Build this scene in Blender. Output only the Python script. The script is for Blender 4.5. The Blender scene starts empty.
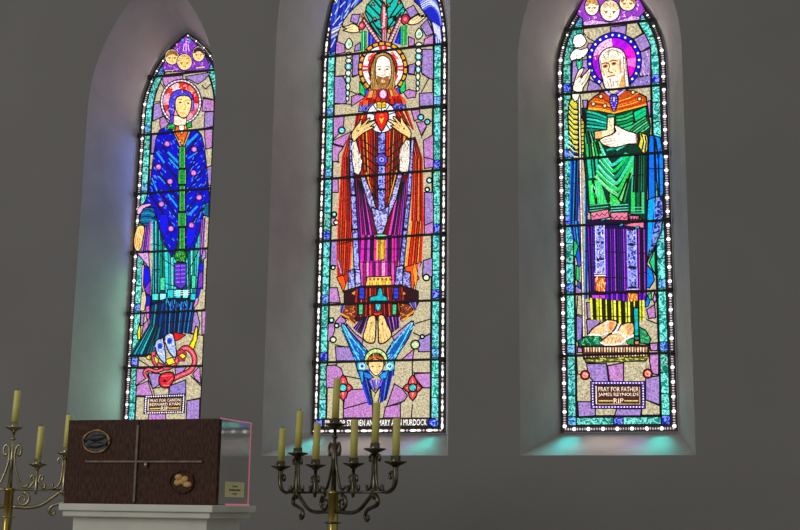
import bpy, bmesh, math, random
from mathutils import Vector, Matrix
from mathutils.geometry import tessellate_polygon
random.seed(7)
scn = bpy.context.scene
col = scn.collection

# ------------------------------------------------------------------ camera
FPX = 1205.34
PITCH, ROLL, YAW = 0.199056, 0.013632, -0.328511
EYE = Vector((2.76256, -7.21751, 1.6))
_t = Vector((math.sin(YAW), math.cos(YAW), 0))           # horizontal forward
_r0 = Vector((math.cos(YAW), -math.sin(YAW), 0))         # horizontal right
_f = (_t * math.cos(PITCH) + Vector((0, 0, math.sin(PITCH)))).normalized()
_u0 = _r0.cross(_f)
_r = _r0 * math.cos(ROLL) + _u0 * math.sin(ROLL)
_u = -_r0 * math.sin(ROLL) + _u0 * math.cos(ROLL)
cam = bpy.data.cameras.new('camera')
cam.sensor_width = 36.0
cam.lens = 36.0 * FPX / 800.0
cam.clip_start = 0.05
camo = bpy.data.objects.new('camera', cam)
col.objects.link(camo)
camo.matrix_world = Matrix(((_r.x, _u.x, -_f.x, EYE.x), (_r.y, _u.y, -_f.y, EYE.y), (_r.z, _u.z, -_f.z, EYE.z), (0, 0, 0, 1)))
scn.camera = camo

# ------------------------------------------------------------------ world, lights, exposure
w = bpy.data.worlds.new('world'); scn.world = w
w.use_nodes = True
w.node_tree.nodes['Background'].inputs[0].default_value = (0.97, 0.97, 1.0, 1)
w.node_tree.nodes['Background'].inputs[1].default_value = 0.265
def area(name, loc, target, sx, sy, power, colr):
    l = bpy.data.lights.new(name, 'AREA'); l.shape = 'RECTANGLE'; l.size = sx; l.size_y = sy
    l.energy = power; l.color = colr
    o = bpy.data.objects.new(name, l); col.objects.link(o)
    o.location = loc
    o.rotation_euler = (Vector(target) - Vector(loc)).to_track_quat('-Z', 'Y').to_euler()
    return o
area('nave_window_light', (-4.5, -13.0, 4.5), (0, 0, 2.0), 5.0, 4.0, 220, (1.0, 0.975, 0.94))
# daylight coming in through the coloured glass of the three windows: upper, middle and lower third of each
GLASS_LIGHT = [
    (-1.605, .68, [(4.70, .5, 1.5, (.98, .70, .74)), (3.85, 1.0, 8.5, (.24, .30, 1.0)), (2.75, 1.1, 7.2, (.40, .98, .76))]),
    (0.0, .92, [(5.05, .8, 2.0, (.80, .78, .86)), (4.0, 1.1, 1.6, (.86, .88, .84)), (2.78, 1.1, 1.9, (.72, .90, .80))]),
    (1.605, .68, [(4.70, .5, 1.9, (1.0, .82, .74)), (3.85, 1.1, 1.0, (.90, .86, .72)), (2.75, 1.1, .8, (.62, .92, .78))]),
]
for cx_, wd_, segs in GLASS_LIGHT:
    for z_, h_, e_, c_ in segs:
        area('window_daylight', (cx_, .473 - .024, z_), (cx_, -5, z_), wd_, h_, e_, c_)
    q = wd_ / 2; k_ = .19 if cx_ < 1 else .21
    # sunlight slanting down through the foot of the glass on to the sill: teal border at both ends, paler glass between
    for x_, w_, e_, c_ in ((-q + .06, .09, 1.25, (.03, .92, .90)), (-.05, wd_ * .42, 1.25, (1.0, .78, .74)), (q - .19, .06, .40, (.55, .42, .98)), (q - .06, .09, 1.25, (.04, .95, .82))):
        lo = area('window_daylight', (cx_ + x_, .473 - .122, 2.205), (cx_ + x_, -.649, 1.005), w_, .24, e_ * k_, c_)
        lo.data.spread = math.radians(75 if w_ > .2 else 55)
for o_ in col.objects:
    if o_.type == 'LIGHT' and o_.name.startswith('window_daylight'): o_.visible_glossy = False
scn.view_settings.view_transform = 'Standard'
scn.view_settings.look = 'None'
scn.view_settings.gamma = 1.0
scn.view_settings.exposure = 0.0
scn.view_settings.use_curve_mapping = False

def lin(c):
    out = []
    for v in c[:3]:
        v = v / 255.0
        out.append(v / 12.92 if v <= 0.04045 else ((v + 0.055) / 1.055) ** 2.4)
    return tuple(out)

def view_ray(px, py):
    U, V = px - 400, py - 265
    return _f * FPX + _r * U - _u * V
def at_plane(px, py, y):
    d = view_ray(px, py); k = (y - EYE.y) / d.y
    return EYE + d * k

# ------------------------------------------------------------------ materials
def new_mat(name):
    m = bpy.data.materials.new(name); m.use_nodes = True
    nt = m.node_tree
    return m, nt, nt.nodes['Principled BSDF']
def N(nt, t, **kw):
    n = nt.nodes.new(t)
    for k, v in kw.items(): setattr(n, k, v)
    return n
def simple(name, rgb, rough=0.5, metal=0.0, noise=None, bump=None, coat=0.0):
    m, nt, b = new_mat(name)
    b.inputs['Base Color'].default_value = (*lin(rgb), 1)
    b.inputs['Roughness'].default_value = rough
    b.inputs['Metallic'].default_value = metal
    b.inputs['Coat Weight'].default_value = coat
    tc = N(nt, 'ShaderNodeTexCoord')
    if noise:
        rgb2, sc, det = noise
        n = N(nt, 'ShaderNodeTexNoise'); n.inputs['Scale'].default_value = sc; n.inputs['Detail'].default_value = det
        r = N(nt, 'ShaderNodeValToRGB')
        r.color_ramp.elements[0].position = 0.35; r.color_ramp.elements[1].position = 0.68
        r.color_ramp.elements[0].color = (*lin(rgb), 1); r.color_ramp.elements[1].color = (*lin(rgb2), 1)
        nt.links.new(tc.outputs['Object'], n.inputs['Vector'])
        nt.links.new(n.outputs['Fac'], r.inputs['Fac'])
        nt.links.new(r.outputs['Color'], b.inputs['Base Color'])
    if bump:
        sc, st, dist = bump
        n2 = N(nt, 'ShaderNodeTexNoise'); n2.inputs['Scale'].default_value = sc; n2.inputs['Detail'].default_value = 5
        bp = N(nt, 'ShaderNodeBump'); bp.inputs['Strength'].default_value = st; bp.inputs['Distance'].default_value = dist
        nt.links.new(tc.outputs['Object'], n2.inputs['Vector'])
        nt.links.new(n2.outputs['Fac'], bp.inputs['Height'])
        nt.links.new(bp.outputs['Normal'], b.inputs['Normal'])
    return m
M = {}
M['wall'] = simple('grey_wall_paint', (136, 133, 128), 0.85, noise=((142, 139, 134), 1.3, 4), bump=(60, 0.12, 0.004))
M['reveal'] = simple('pale_reveal_plaster', (172, 168, 164), 0.75, noise=((182, 178, 174), 5, 4), bump=(45, 0.35, 0.006))
M['floor'] = simple('stone_floor', (120, 112, 100), 0.6, noise=((140, 130, 118), 3, 5))
M['lead'] = simple('lead_came', (22, 20, 22), 0.6, metal=0.0)
M['iron'] = simple('iron_bar', (20, 18, 20), 0.6, metal=0.0)
M['wax'] = simple('candle_wax', (222, 212, 112), 0.45, noise=((212, 200, 100), 9, 2))
M['litwax'] = simple('lit_candle_wax', (246, 236, 134), 0.4, noise=((238, 226, 120), 9, 2))  # lighter copy of the wax: stronger light on the left candles, put into colour
M['wick'] = simple('charred_wick', (30, 26, 24), 0.9)
M['bronze'] = simple('dark_bronze', (78, 74, 60), 0.24, metal=1.0, noise=((116, 108, 86), 24, 3))
M['brass'] = simple('pale_brass', (190, 182, 146), 0.28, metal=1.0, noise=((150, 140, 104), 18, 3))
M['shaft'] = simple('shaft_brass', (190, 168, 92), 0.22, metal=1.0, noise=((160, 140, 70), 10, 2))
M['marble'] = simple('veined_marble', (238, 238, 222), 0.25, noise=((222, 223, 208), 5, 7))
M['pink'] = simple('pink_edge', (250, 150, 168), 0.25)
_pb = M['pink'].node_tree.nodes['Principled BSDF']      # acrylic edge on the shaded side, faint glow added to brighten it
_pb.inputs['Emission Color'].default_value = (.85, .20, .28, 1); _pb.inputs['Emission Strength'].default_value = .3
M['gold'] = simple('old_gold', (176, 140, 92), 0.4, metal=0.5, noise=((120, 88, 54), 40, 3))
M['dullbrass'] = simple('dull_brass', (122, 106, 88), 0.45, metal=0.4, noise=((96, 80, 64), 30, 3))
M['blackfish'] = simple('blackened_relief', (30, 34, 36), 0.4, noise=((48, 52, 54), 30, 3), bump=(60, .6, .004))
M['loaf'] = simple('golden_loaf', (200, 150, 84), 0.5, noise=((236, 194, 126), 90, 3))
M['paper'] = simple('card_paper', (255, 250, 186), 0.8)
M['ink'] = simple('card_ink', (90, 84, 60), 0.8)

def wood_mat():
    m, nt, b = new_mat('dark_carved_wood')
    tc = N(nt, 'ShaderNodeTexCoord'); mp = N(nt, 'ShaderNodeMapping')
    mp.inputs['Scale'].default_value = (150, 20, 34)
    n = N(nt, 'ShaderNodeTexNoise'); n.inputs['Scale'].default_value = 1.0; n.inputs['Detail'].default_value = 5
    r = N(nt, 'ShaderNodeValToRGB')
    r.color_ramp.elements[0].position = .38; r.color_ramp.elements[1].position = .74
    r.color_ramp.elements[0].color = (*lin((40, 22, 13)), 1); r.color_ramp.elements[1].color = (*lin((106, 66, 42)), 1)
    n2 = N(nt, 'ShaderNodeTexNoise'); n2.inputs['Scale'].default_value = 3.5
    r2 = N(nt, 'ShaderNodeValToRGB')
    r2.color_ramp.elements[0].color = (.75, .62, .55, 1); r2.color_ramp.elements[1].color = (1.2, 1.1, 1.0, 1)
    mu = N(nt, 'ShaderNodeMix', data_type='RGBA', blend_type='MULTIPLY'); mu.inputs[0].default_value = 1
    bp = N(nt, 'ShaderNodeBump'); bp.inputs['Strength'].default_value = .55; bp.inputs['Distance'].default_value = .004
    L = nt.links.new
    L(tc.outputs['Object'], mp.inputs['Vector']); L(mp.outputs['Vector'], n.inputs['Vector']); L(tc.outputs['Object'], n2.inputs['Vector'])
    L(n.outputs['Fac'], r.inputs['Fac']); L(n2.outputs['Fac'], r2.inputs['Fac'])
    L(r.outputs['Color'], mu.inputs[6]); L(r2.outputs['Color'], mu.inputs[7]); L(mu.outputs[2], b.inputs['Base Color'])
    L(n.outputs['Fac'], bp.inputs['Height']); L(bp.outputs['Normal'], b.inputs['Normal'])
    b.inputs['Roughness'].default_value = .55; b.inputs['Specular IOR Level'].default_value = .25
    return m
M['wood'] = wood_mat()
def side_mat():
    m, nt, b = new_mat('polished_side_panel')
    b.inputs['Base Color'].default_value = (*lin((176, 178, 172)), 1)
    b.inputs['Roughness'].default_value = .04
    b.inputs['IOR'].default_value = 2.4
    return m
M['side'] = side_mat()

def glass_mat():
    """daylit stained glass: the colour of each pane glows, with the grain and brushwork of painted glass"""
    m, nt, b = new_mat('stained_glass')
    at = N(nt, 'ShaderNodeAttribute', attribute_name='Col')
    tc = N(nt, 'ShaderNodeTexCoord')
    n1 = N(nt, 'ShaderNodeTexNoise'); n1.inputs['Scale'].default_value = 95; n1.inputs['Detail'].default_value = 3
    mr = N(nt, 'ShaderNodeMapRange'); mr.inputs[1].default_value = .3; mr.inputs[2].default_value = .7
    mr.inputs[3].default_value = .45; mr.inputs[4].default_value = 1.50
    n2 = N(nt, 'ShaderNodeTexNoise'); n2.inputs['Scale'].default_value = 30; n2.inputs['Detail'].default_value = 1
    n2.inputs['Distortion'].default_value = 1.2
    sub = N(nt, 'ShaderNodeMath', operation='SUBTRACT'); sub.inputs[1].default_value = .5
    ab = N(nt, 'ShaderNodeMath', operation='ABSOLUTE')
    m2 = N(nt, 'ShaderNodeMapRange'); m2.inputs[1].default_value = .035; m2.inputs[2].default_value = .085
    m2.inputs[3].default_value = 1; m2.inputs[4].default_value = 0
    fac = N(nt, 'ShaderNodeMath', operation='MULTIPLY')
    vm = N(nt, 'ShaderNodeVectorMath', operation='SCALE')
    dk = N(nt, 'ShaderNodeMath', operation='MULTIPLY_ADD'); dk.inputs[1].default_value = -.55; dk.inputs[2].default_value = 1
    gm = N(nt, 'ShaderNodeMath', operation='MULTIPLY')
    lt = N(nt, 'ShaderNodeVectorMath', operation='MULTIPLY_ADD')
    lt.inputs[1].default_value = (1.15, 1.15, 1.15); lt.inputs[2].default_value = (.22, .32, .32)
    mx = N(nt, 'ShaderNodeMix', data_type='VECTOR')
    L = nt.links.new
    L(tc.outputs['Object'], n1.inputs['Vector']); L(tc.outputs['Object'], n2.inputs['Vector'])
    L(n1.outputs['Fac'], mr.inputs[0]); L(n2.outputs['Fac'], sub.inputs[0]); L(sub.outputs[0], ab.inputs[0]); L(ab.outputs[0], m2.inputs[0])
    L(m2.outputs[0], fac.inputs[0]); L(at.outputs['Alpha'], fac.inputs[1])
    L(at.outputs['Alpha'], dk.inputs[0]); L(dk.outputs[0], gm.inputs[0]); L(mr.outputs[0], gm.inputs[1])
    L(at.outputs['Color'], vm.inputs[0]); L(gm.outputs[0], vm.inputs['Scale'])
    L(at.outputs['Color'], lt.inputs[0])
    L(fac.outputs[0], mx.inputs[0]); L(vm.outputs[0], mx.inputs[4]); L(lt.outputs[0], mx.inputs[5])
    L(mx.outputs[1], b.inputs['Emission Color'])
    b.inputs['Emission Strength'].default_value = 1.3
    b.inputs['Base Color'].default_value = (.012, .012, .014, 1)
    b.inputs['Roughness'].default_value = .5
    b.inputs['Specular IOR Level'].default_value = .12
    return m
M['glass'] = glass_mat()

# ------------------------------------------------------------------ object helpers
def link(name, me, parent=None, mats=()):
    o = bpy.data.objects.new(name, me); col.objects.link(o)
    for mt in mats: me.materials.append(M[mt])
    if parent: o.parent = parent
    return o
def obj(name, bm, mat, parent=None, smooth=False):
    me = bpy.data.meshes.new(name)
    bmesh.ops.recalc_face_normals(bm, faces=bm.faces[:])
    bm.to_mesh(me); bm.free()
    if smooth:
        for p in me.polygons: p.use_smooth = True
    return link(name, me, parent, [mat])
def thing(name, label, cat, loc=(0, 0, 0), rz=0, group=None):
    o = bpy.data.objects.new(name, None); col.objects.link(o)
    o.location = loc; o.rotation_euler = (0, 0, rz); o.empty_display_size = .1
    o['label'] = label; o['category'] = cat
    if group: o['group'] = group
    return o
def box(bm, x0, x1, y0, y1, z0, z1, bev=0):
    vs = [bm.verts.new((x, y, z)) for x in (x0, x1) for y in (y0, y1) for z in (z0, z1)]
    fs = [(0, 1, 3, 2), (4, 6, 7, 5), (0, 4, 5, 1), (2, 3, 7, 6), (0, 2, 6, 4), (1, 5, 7, 3)]
    faces = [bm.faces.new([vs[i] for i in f]) for f in fs]
    if bev:
        es = set(e for f in faces for e in f.edges)
        bmesh.ops.bevel(bm, geom=list(es), offset=bev, segments=2, affect='EDGES', profile=.6)
def lathe(bm, prof, cx=0, cy=0, n=20):
    rings = []
    for r, z in prof:
        if r < 1e-6: rings.append([bm.verts.new((cx, cy, z))])
        else: rings.append([bm.verts.new((cx + r * math.cos(2 * math.pi * i / n), cy + r * math.sin(2 * math.pi * i / n), z)) for i in range(n)])
    for a, b in zip(rings, rings[1:]):
        for i in range(n):
            j = (i + 1) % n
            if len(a) == 1 and len(b) == 1: continue
            if len(a) == 1: bm.faces.new((a[0], b[i], b[j]))
            elif len(b) == 1: bm.faces.new((a[i], a[j], b[0]))
            else: bm.faces.new((a[i], a[j], b[j], b[i]))
def catmull(pts, closed=False, sub=5):
    n = len(pts); out = []
    P = [Vector(p) for p in pts]
    rng = range(n) if closed else range(n - 1)
    for i in rng:
        p0 = P[(i - 1) % n] if closed or i > 0 else P[0] * 2 - P[1]
        p1 = P[i]; p2 = P[(i + 1) % n]
        p3 = P[(i + 2) % n] if closed or i + 2 < n else P[-1] * 2 - P[-2]
        for k in range(sub):
            t = k / sub
            out.append(.5 * ((2 * p1) + (p2 - p0) * t + (2 * p0 - 5 * p1 + 4 * p2 - p3) * t * t + (3 * p1 - p0 - 3 * p2 + p3) * t ** 3))
    if not closed: out.append(P[-1])
    return out
def tube(bm, pts, rad, n=8, flat=1.0):
    """round bar along 3-D points; rad a number or a list (tapers); flat < 1 squeezes it across y (flat strap)"""
    P = [Vector(p) for p in pts]; m = len(P)
    R = rad if isinstance(rad, (list, tuple)) else [rad] * m
    if len(R) != m: R = [R[0] + (R[-1] - R[0]) * i / (m - 1) for i in range(m)]
    up = Vector((0, 1, 0)); rings = []
    for i in range(m):
        d = (P[min(i + 1, m - 1)] - P[max(i - 1, 0)]).normalized()
        a = up - d * up.dot(d)
        a = a.normalized() if a.length > 1e-4 else Vector((1, 0, 0))
        b = d.cross(a)
        rings.append([bm.verts.new(P[i] + a * R[i] * flat * math.cos(2 * math.pi * k / n) + b * R[i] * math.sin(2 * math.pi * k / n)) for k in range(n)])
    for A, B in zip(rings, rings[1:]):
        for k in range(n):
            j = (k + 1) % n
            bm.faces.new((A[k], A[j], B[j], B[k]))
    bm.faces.new(rings[0][::-1]); bm.faces.new(rings[-1])

# ------------------------------------------------------------------ the setting
def arch(hw, zb, spring, apex, n=14):
    """lancet outline, from bottom left up over the apex to bottom right"""
    dz = apex - spring; c = (dz * dz - hw * hw) / (2 * hw); R = hw + c
    a1 = math.atan2(dz, c)
    left = [(c - R * math.cos(a1 * i / n), spring + R * math.sin(a1 * i / n)) for i in range(n + 1)]
    left[-1] = (0.0, apex)
    pts = [(-hw, zb)] + left + [(-x, z) for x, z in left[-2::-1]] + [(hw, zb)]
    return pts
DEP = 0.47319                       # depth of the window reveals
ZB, ZS = 2.0870, 1.9226             # foot of the glass, front edge of the sill
GAP = 1.60506
SIDE_IN = (0.366, 4.50, 5.14); SIDE_OUT = (0.5185, 4.42, 5.42)
MID_IN = (0.475, 4.75, 6.00); MID_OUT = (0.632, 4.80, 6.30)
SHIFT = .009                          # the side lights sit a little to the right in their openings
WIN = [(-GAP + SHIFT, SIDE_IN, SIDE_OUT, SHIFT), (0.0, MID_IN, MID_OUT, 0.0), (GAP + SHIFT, SIDE_IN, SIDE_OUT, SHIFT)]

def structure(o):
    o['kind'] = 'structure'; return o
def build_wall():
    bm = bmesh.new()
    for yy, key, zb in ((0.0, 2, ZS), (DEP + .08, 1, ZB)):
        outer = [(-6.5, 0), (6.5, 0), (6.5, 8), (-6.5, 8)]
        loops = [outer]
        for w_ in WIN:
            hw, sp, ap = w_[key]
            loops.append([(x + w_[0] - (w_[3] if key == 2 else 0), z) for x, z in arch(hw, zb, sp, ap)][::-1])
        flat = [p for l in loops for p in l]
        tris = tessellate_polygon([[Vector((x, z, 0)) for x, z in l] for l in loops])
        vs = [bm.verts.new((x, yy, z)) for x, z in flat]
        for t in tris:
            f = bm.faces.new([vs[i] for i in t])
            f.normal_update()
            if (f.normal.y > 0) == (yy == 0.0): f.normal_flip()
    c = [[bm.verts.new((x, y, z)) for x, z in ((-6.5, 0), (6.5, 0), (6.5, 8), (-6.5, 8))] for y in (0.0, DEP + .08)]
    for i in range(4):
        j = (i + 1) % 4
        bm.faces.new((c[0][i], c[0][j], c[1][j], c[1][i]))
    me = bpy.data.meshes.new('wall_back'); bm.to_mesh(me); bm.free()
    return structure(link('wall_back', me, None, ['wall']))
build_wall()
bm = bmesh.new(); box(bm, -6.5, 6.5, -16, .5, -.2, 0); structure(obj('floor', bm, 'floor'))

def window_shell(i):
    cx, inn, out, sh = WIN[i]
    e = bpy.data.objects.new('window_%d' % (i + 1), None); col.objects.link(e)
    e.location = (cx, DEP, 0); structure(e)
    e['label'] = ('stained glass lancet window of a haloed woman in a blue mantle', 'tall stained glass lancet window of a red-robed figure with a heart', 'stained glass lancet window of a bearded man in a green cloak')[i]
    e['category'] = 'window'
    A = [(x - sh, z) for x, z in arch(out[0], ZS, out[1], out[2])]; B = arch(inn[0], ZB, inn[1], inn[2])
    bm = bmesh.new()
    va = [bm.verts.new((x, -DEP, z)) for x, z in A]; vb = [bm.verts.new((x, 0.02, z)) for x, z in B]
    for k in range(len(A) - 1):
        f = bm.faces.new((va[k], va[k + 1], vb[k + 1], vb[k]))
    me = bpy.data.meshes.new('window_reveal'); bm.normal_update()
    for f in bm.faces:
        c = f.calc_center_median()
        if f.normal.dot(Vector((0, 0, 3.5)) - c) < 0: f.normal_flip()
        f.smooth = True
    bm.to_mesh(me); bm.free(); link('window_reveal', me, e, ['reveal'])
    bm = bmesh.new()
    n = 8
    for k in range(n):
        t0, t1 = k / n, (k + 1) / n
        def row(t):
            hw = out[0] + (inn[0] - out[0]) * t
            d = sh * (1 - t)
            return [bm.verts.new((-hw - d, -DEP + (DEP + .02) * t, ZS + (ZB - ZS) * t)), bm.verts.new((hw - d, -DEP + (DEP + .02) * t, ZS + (ZB - ZS) * t))]
        a, b = row(t0), row(t1)
        bm.faces.new((a[0], a[1], b[1], b[0]))
    me = bpy.data.meshes.new('window_sill'); bm.normal_update()
    for f in bm.faces:
        if f.normal.z < 0: f.normal_flip()
    bm.to_mesh(me); bm.free(); link('window_sill', me, e, ['reveal'])
    # dark metal frame round the leaded light
    bm = bmesh.new()
    C = arch(inn[0] - .005, ZB + .003, inn[1], inn[2] - .006)
    B2 = arch(inn[0] - .001, ZB + .001, inn[1], inn[2] - .002)
    for y0 in (-.009,):
        o1 = [bm.verts.new((x, y0, z)) for x, z in B2]; i1 = [bm.verts.new((x, y0, z)) for x, z in C]
        o2 = [bm.verts.new((x, .01, z)) for x, z in B2]; i2 = [bm.verts.new((x, .01, z)) for x, z in C]
        m = len(B2)
        for k in range(m):
            j = (k + 1) % m
            bm.faces.new((o1[k], o1[j], i1[j], i1[k])); bm.faces.new((i1[k], i1[j], i2[j], i2[k]))
            bm.faces.new((o2[k], o2[j], o1[j], o1[k])); bm.faces.new((o2[k], i2[k], i2[j], o2[j]))
    obj('window_frame', bm, 'iron', e)
    return e

# ------------------------------------------------------------------ stained glass
BLACK = (16, 13, 16)
class Pane:
    """leaded glass lying in one plane (local x, z); every cell is a piece of glass in its lead"""
    def __init__(s, i):
        s.i = i; s.e = window_shell(i); s.cx = WIN[i][0]; s.k = 0; s.bm = None; s.step = 3e-5
    def part(s, name, label=None):
        s.flush()
        s.name, s.lab = name, label
        s.bm = bmesh.new(); s.lay = s.bm.loops.layers.float_color.new('Col')
    def flush(s):
        if s.bm is None: return
        me = bpy.data.meshes.new(s.name); s.bm.to_mesh(me); s.bm.free(); s.bm = None
        o = link(s.name, me, s.e, ['glass', 'lead'])
        if s.lab: o['label'] = s.lab
    def G(s, p):
        q = at_plane(p[0], p[1], DEP); return (q.x - s.cx, q.z)
    def face(s, L, rgb, scr=0.0, mat=0, gain=1.0):
        y = -.002 - s.k * s.step
        vs = [s.bm.verts.new((x, y, z)) for x, z in L]
        try: f = s.bm.faces.new(vs)
        except ValueError: return
        f.normal_update()
        if f.normal.y > 0: f.normal_flip()
        f.material_index = mat
        c = lin(rgb)
        for l in f.loops: l[s.lay] = (c[0] * gain, c[1] * gain, c[2] * gain, scr)
    def ribbon(s, L, wd, rgb=None, closed=False, gain=1.0):
        s.k += 1
        n = len(L)
        if rgb is None: wd *= 1.3
        for i in range(n if closed else n - 1):
            a, b = Vector(L[i]), Vector(L[(i + 1) % n]); d = b - a
            if d.length < 1e-6: continue
            d.normalize(); p = Vector((-d.y, d.x)) * wd * .5; a = a - d * wd * .3; b = b + d * wd * .3
            s.face([a + p, b + p, b - p, a - p], rgb or BLACK, 0, 0 if rgb else 1, gain)
    # ---- drawing in picture positions of the glass plane
    def cell(s, rgb, pts, lead=1.0, sm=0, scr=0.0, gain=1.0):
        L = [s.G(p) for p in pts]
        if sm: L = [tuple(v) for v in catmull(L, True, sm)]
        s.k += 1; s.face(L, rgb, scr, 0, gain)
        if lead: s.ribbon(L, lead * .0066, None, True)
    def line(s, pts, wd=.9, rgb=None, sm=0, gain=1.0):
        L = [s.G(p) for p in pts]
        if sm: L = [tuple(v) for v in catmull(L, False, sm)]
        s.ribbon(L, wd * .0066, rgb, gain=gain)
    def lines(s, segs, wd=.9, rgb=None):
        for sg in segs: s.line(sg, wd, rgb)
    def disc(s, c, r, rgb, ry=None, lead=0, scr=0.0, n=14, gain=1.0, a0=0, a1=360):
        ry = ry or r
        pts = [(c[0] + r * math.cos(math.radians(a0 + (a1 - a0) * k / n)), c[1] + ry * math.sin(math.radians(a0 + (a1 - a0) * k / n))) for k in range(n + (a1 - a0 < 360))]
        s.cell(rgb, pts, lead, 0, scr, gain)
    def ring(s, c, r0, r1, rgb, y0=None, y1=None, a0=0, a1=360, n=28, lead=0, scr=0, gain=1.0):
        y0 = y0 or r0; y1 = y1 or r1
        s.k += 1
        A = [math.radians(a0 + (a1 - a0) * k / n) for k in range(n + 1)]
        o = [s.G((c[0] + r1 * math.cos(a), c[1] + y1 * math.sin(a))) for a in A]
        q = [s.G((c[0] + r0 * math.cos(a), c[1] + y0 * math.sin(a))) for a in A]
        for k in range(n): s.face([o[k], o[k + 1], q[k + 1], q[k]], rgb, scr, 0, gain)
        if lead:
            s.ribbon(o, lead * .0066); s.ribbon(q, lead * .0066)
    def fan(s, A, B, n, pal, lead=.7, jit=.25, scr=0.0, cross=()):
        """n strips of glass between the path A (top) and the path B (bottom): the folds of a robe"""
        def samp(P, t):
            ls = [math.dist(P[i], P[i + 1]) for i in range(len(P) - 1)]; T = t * sum(ls)
            for i, l in enumerate(ls):
                if T <= l + 1e-9:
                    f = T / l if l else 0
                    return (P[i][0] + (P[i + 1][0] - P[i][0]) * f, P[i][1] + (P[i + 1][1] - P[i][1]) * f)
                T -= l
            return P[-1]
        ts = [0] + [(k + random.uniform(-jit, jit)) / n for k in range(1, n)] + [1]
        for k in range(n):
            c = pal[k % len(pal)]
            a0, a1, b0, b1 = samp(A, ts[k]), samp(A, ts[k + 1]), samp(B, ts[k]), samp(B, ts[k + 1])
            s.cell(c, [a0, a1, b1, b0], 0, 0, scr)
            if lead and k: s.line([a0, b0], lead * random.uniform(.7, 1.2))
        for t in cross:
            s.line([(A[0][0] + (B[0][0] - A[0][0]) * t, A[0][1] + (B[0][1] - A[0][1]) * t), (A[-1][0] + (B[-1][0] - A[-1][0]) * t, A[-1][1] + (B[-1][1] - A[-1][1]) * t)], .8)
    def dots(s, path, n, r, rgb, gain=1.2, ry=None):
        P = [Vector(p) for p in path]
        ls = [(P[i + 1] - P[i]).length for i in range(len(P) - 1)]; tot = sum(ls)
        for k in range(n):
            T = tot * (k + .5) / n
            for i, l in enumerate(ls):
                if T <= l + 1e-9: q = P[i] + (P[i + 1] - P[i]) * (T / l); break
                T -= l
            s.disc((q.x, q.y), r, rgb, ry, 0, 0, 8, gain)
    def speckle(s, pts, n, pal, r=(.5, .9), ang=None):
        """little brush marks on a piece of glass"""
        xs = [p[0] for p in pts]; ys = [p[1] for p in pts]
        def inside(x, y):
            c = False; j = len(pts) - 1
            for i in range(len(pts)):
                if (pts[i][1] > y) != (pts[j][1] > y) and x < (pts[j][0] - pts[i][0]) * (y - pts[i][1]) / (pts[j][1] - pts[i][1]) + pts[i][0]: c = not c
                j = i
            return c
        m = 0
        for _ in range(n * 20):
            x, y = random.uniform(min(xs), max(xs)), random.uniform(min(ys), max(ys))
            if not inside(x, y): continue
            a = ang if ang is not None else random.uniform(0, math.pi); l = random.uniform(*r)
            a += random.uniform(-.3, .3)
            s.line([(x - l * math.cos(a), y - l * math.sin(a)), (x + l * math.cos(a), y + l * math.sin(a))], .75, random.choice(pal))
            m += 1
            if m >= n: break
    # ---- drawing in metres of the glass plane
    def border(s, hw, sp, ap, style, bottom_teal, teal_top):
        s.part('border_glass', 'teal and pearl border glass')
        O = arch(hw - .004, ZB + .004, sp, ap - .006, 22)
        s.k += 1; s.face(O, (34, 30, 32))                                        # dark pearl strip
        def off(o, n=22): return arch(hw - o, ZB + o, sp, sp + math.sqrt(max(.01, (R_ - o) ** 2 - c_ ** 2)), n)
        dz = ap - sp; c_ = (dz * dz - hw * hw) / (2 * hw); R_ = hw + c_
        # pearls
        path = off(.0215, 30)
        P = [Vector(p) for p in path + [path[0]]]
        ls = [(P[i + 1] - P[i]).length for i in range(len(P) - 1)]; tot = sum(ls); T = .02
        seq = 0
        def at(T):
            for i, l in enumerate(ls):
                if T <= l: return P[i] + (P[i + 1] - P[i]) * (T / l), (P[i + 1] - P[i]).normalized()
                T -= l
            return P[-1], (P[-1] - P[-2]).normalized()
        def blob(T, ra, rb, rgb, g):
            q, d = at(T); p = Vector((-d.y, d.x)); s.k += 1
            s.face([tuple(q + d * ra * math.cos(a) + p * rb * math.sin(a)) for a in [2 * math.pi * j / 10 for j in range(10)]], rgb, 0, 0, g)
        while T < tot:
            top = at(T)[0].y > sp + .18
            sc = .6 if top else 1
            if style == 'bead':
                if seq % 5 == 0: blob(T, .0125 * sc, .0125 * sc, (255, 248, 245), 1.5); T += .021
                else: blob(T, .0052 * sc, .0085 * sc, (205, 184, 188), .85); T += .0165 if seq % 5 < 4 else .021
            else:
                if seq % 3 == 0: blob(T, .024 * sc, .0085 * sc, (255, 248, 240), 1.4); T += .041
                elif seq % 3 == 1: blob(T, .009 * sc, .007 * sc, (205, 184, 184), .8); T += .034
                else: blob(T, .019 * sc, .008 * sc, (240, 222, 216), 1.1); T += .041
            seq += 1
        s.k += 1; s.face(off(.042), (14, 14, 18), 0, 1)
        # teal blocks down each side
        def edge(o, z):
            if z <= sp: return hw - o
            return math.sqrt(max(0, (R_ - o) ** 2 - (z - sp) ** 2)) - c_
        z = ZB + .044
        pal = [(10, 166, 152), (16, 184, 170), (4, 146, 124), (36, 190, 170), (6, 168, 170)]
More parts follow.
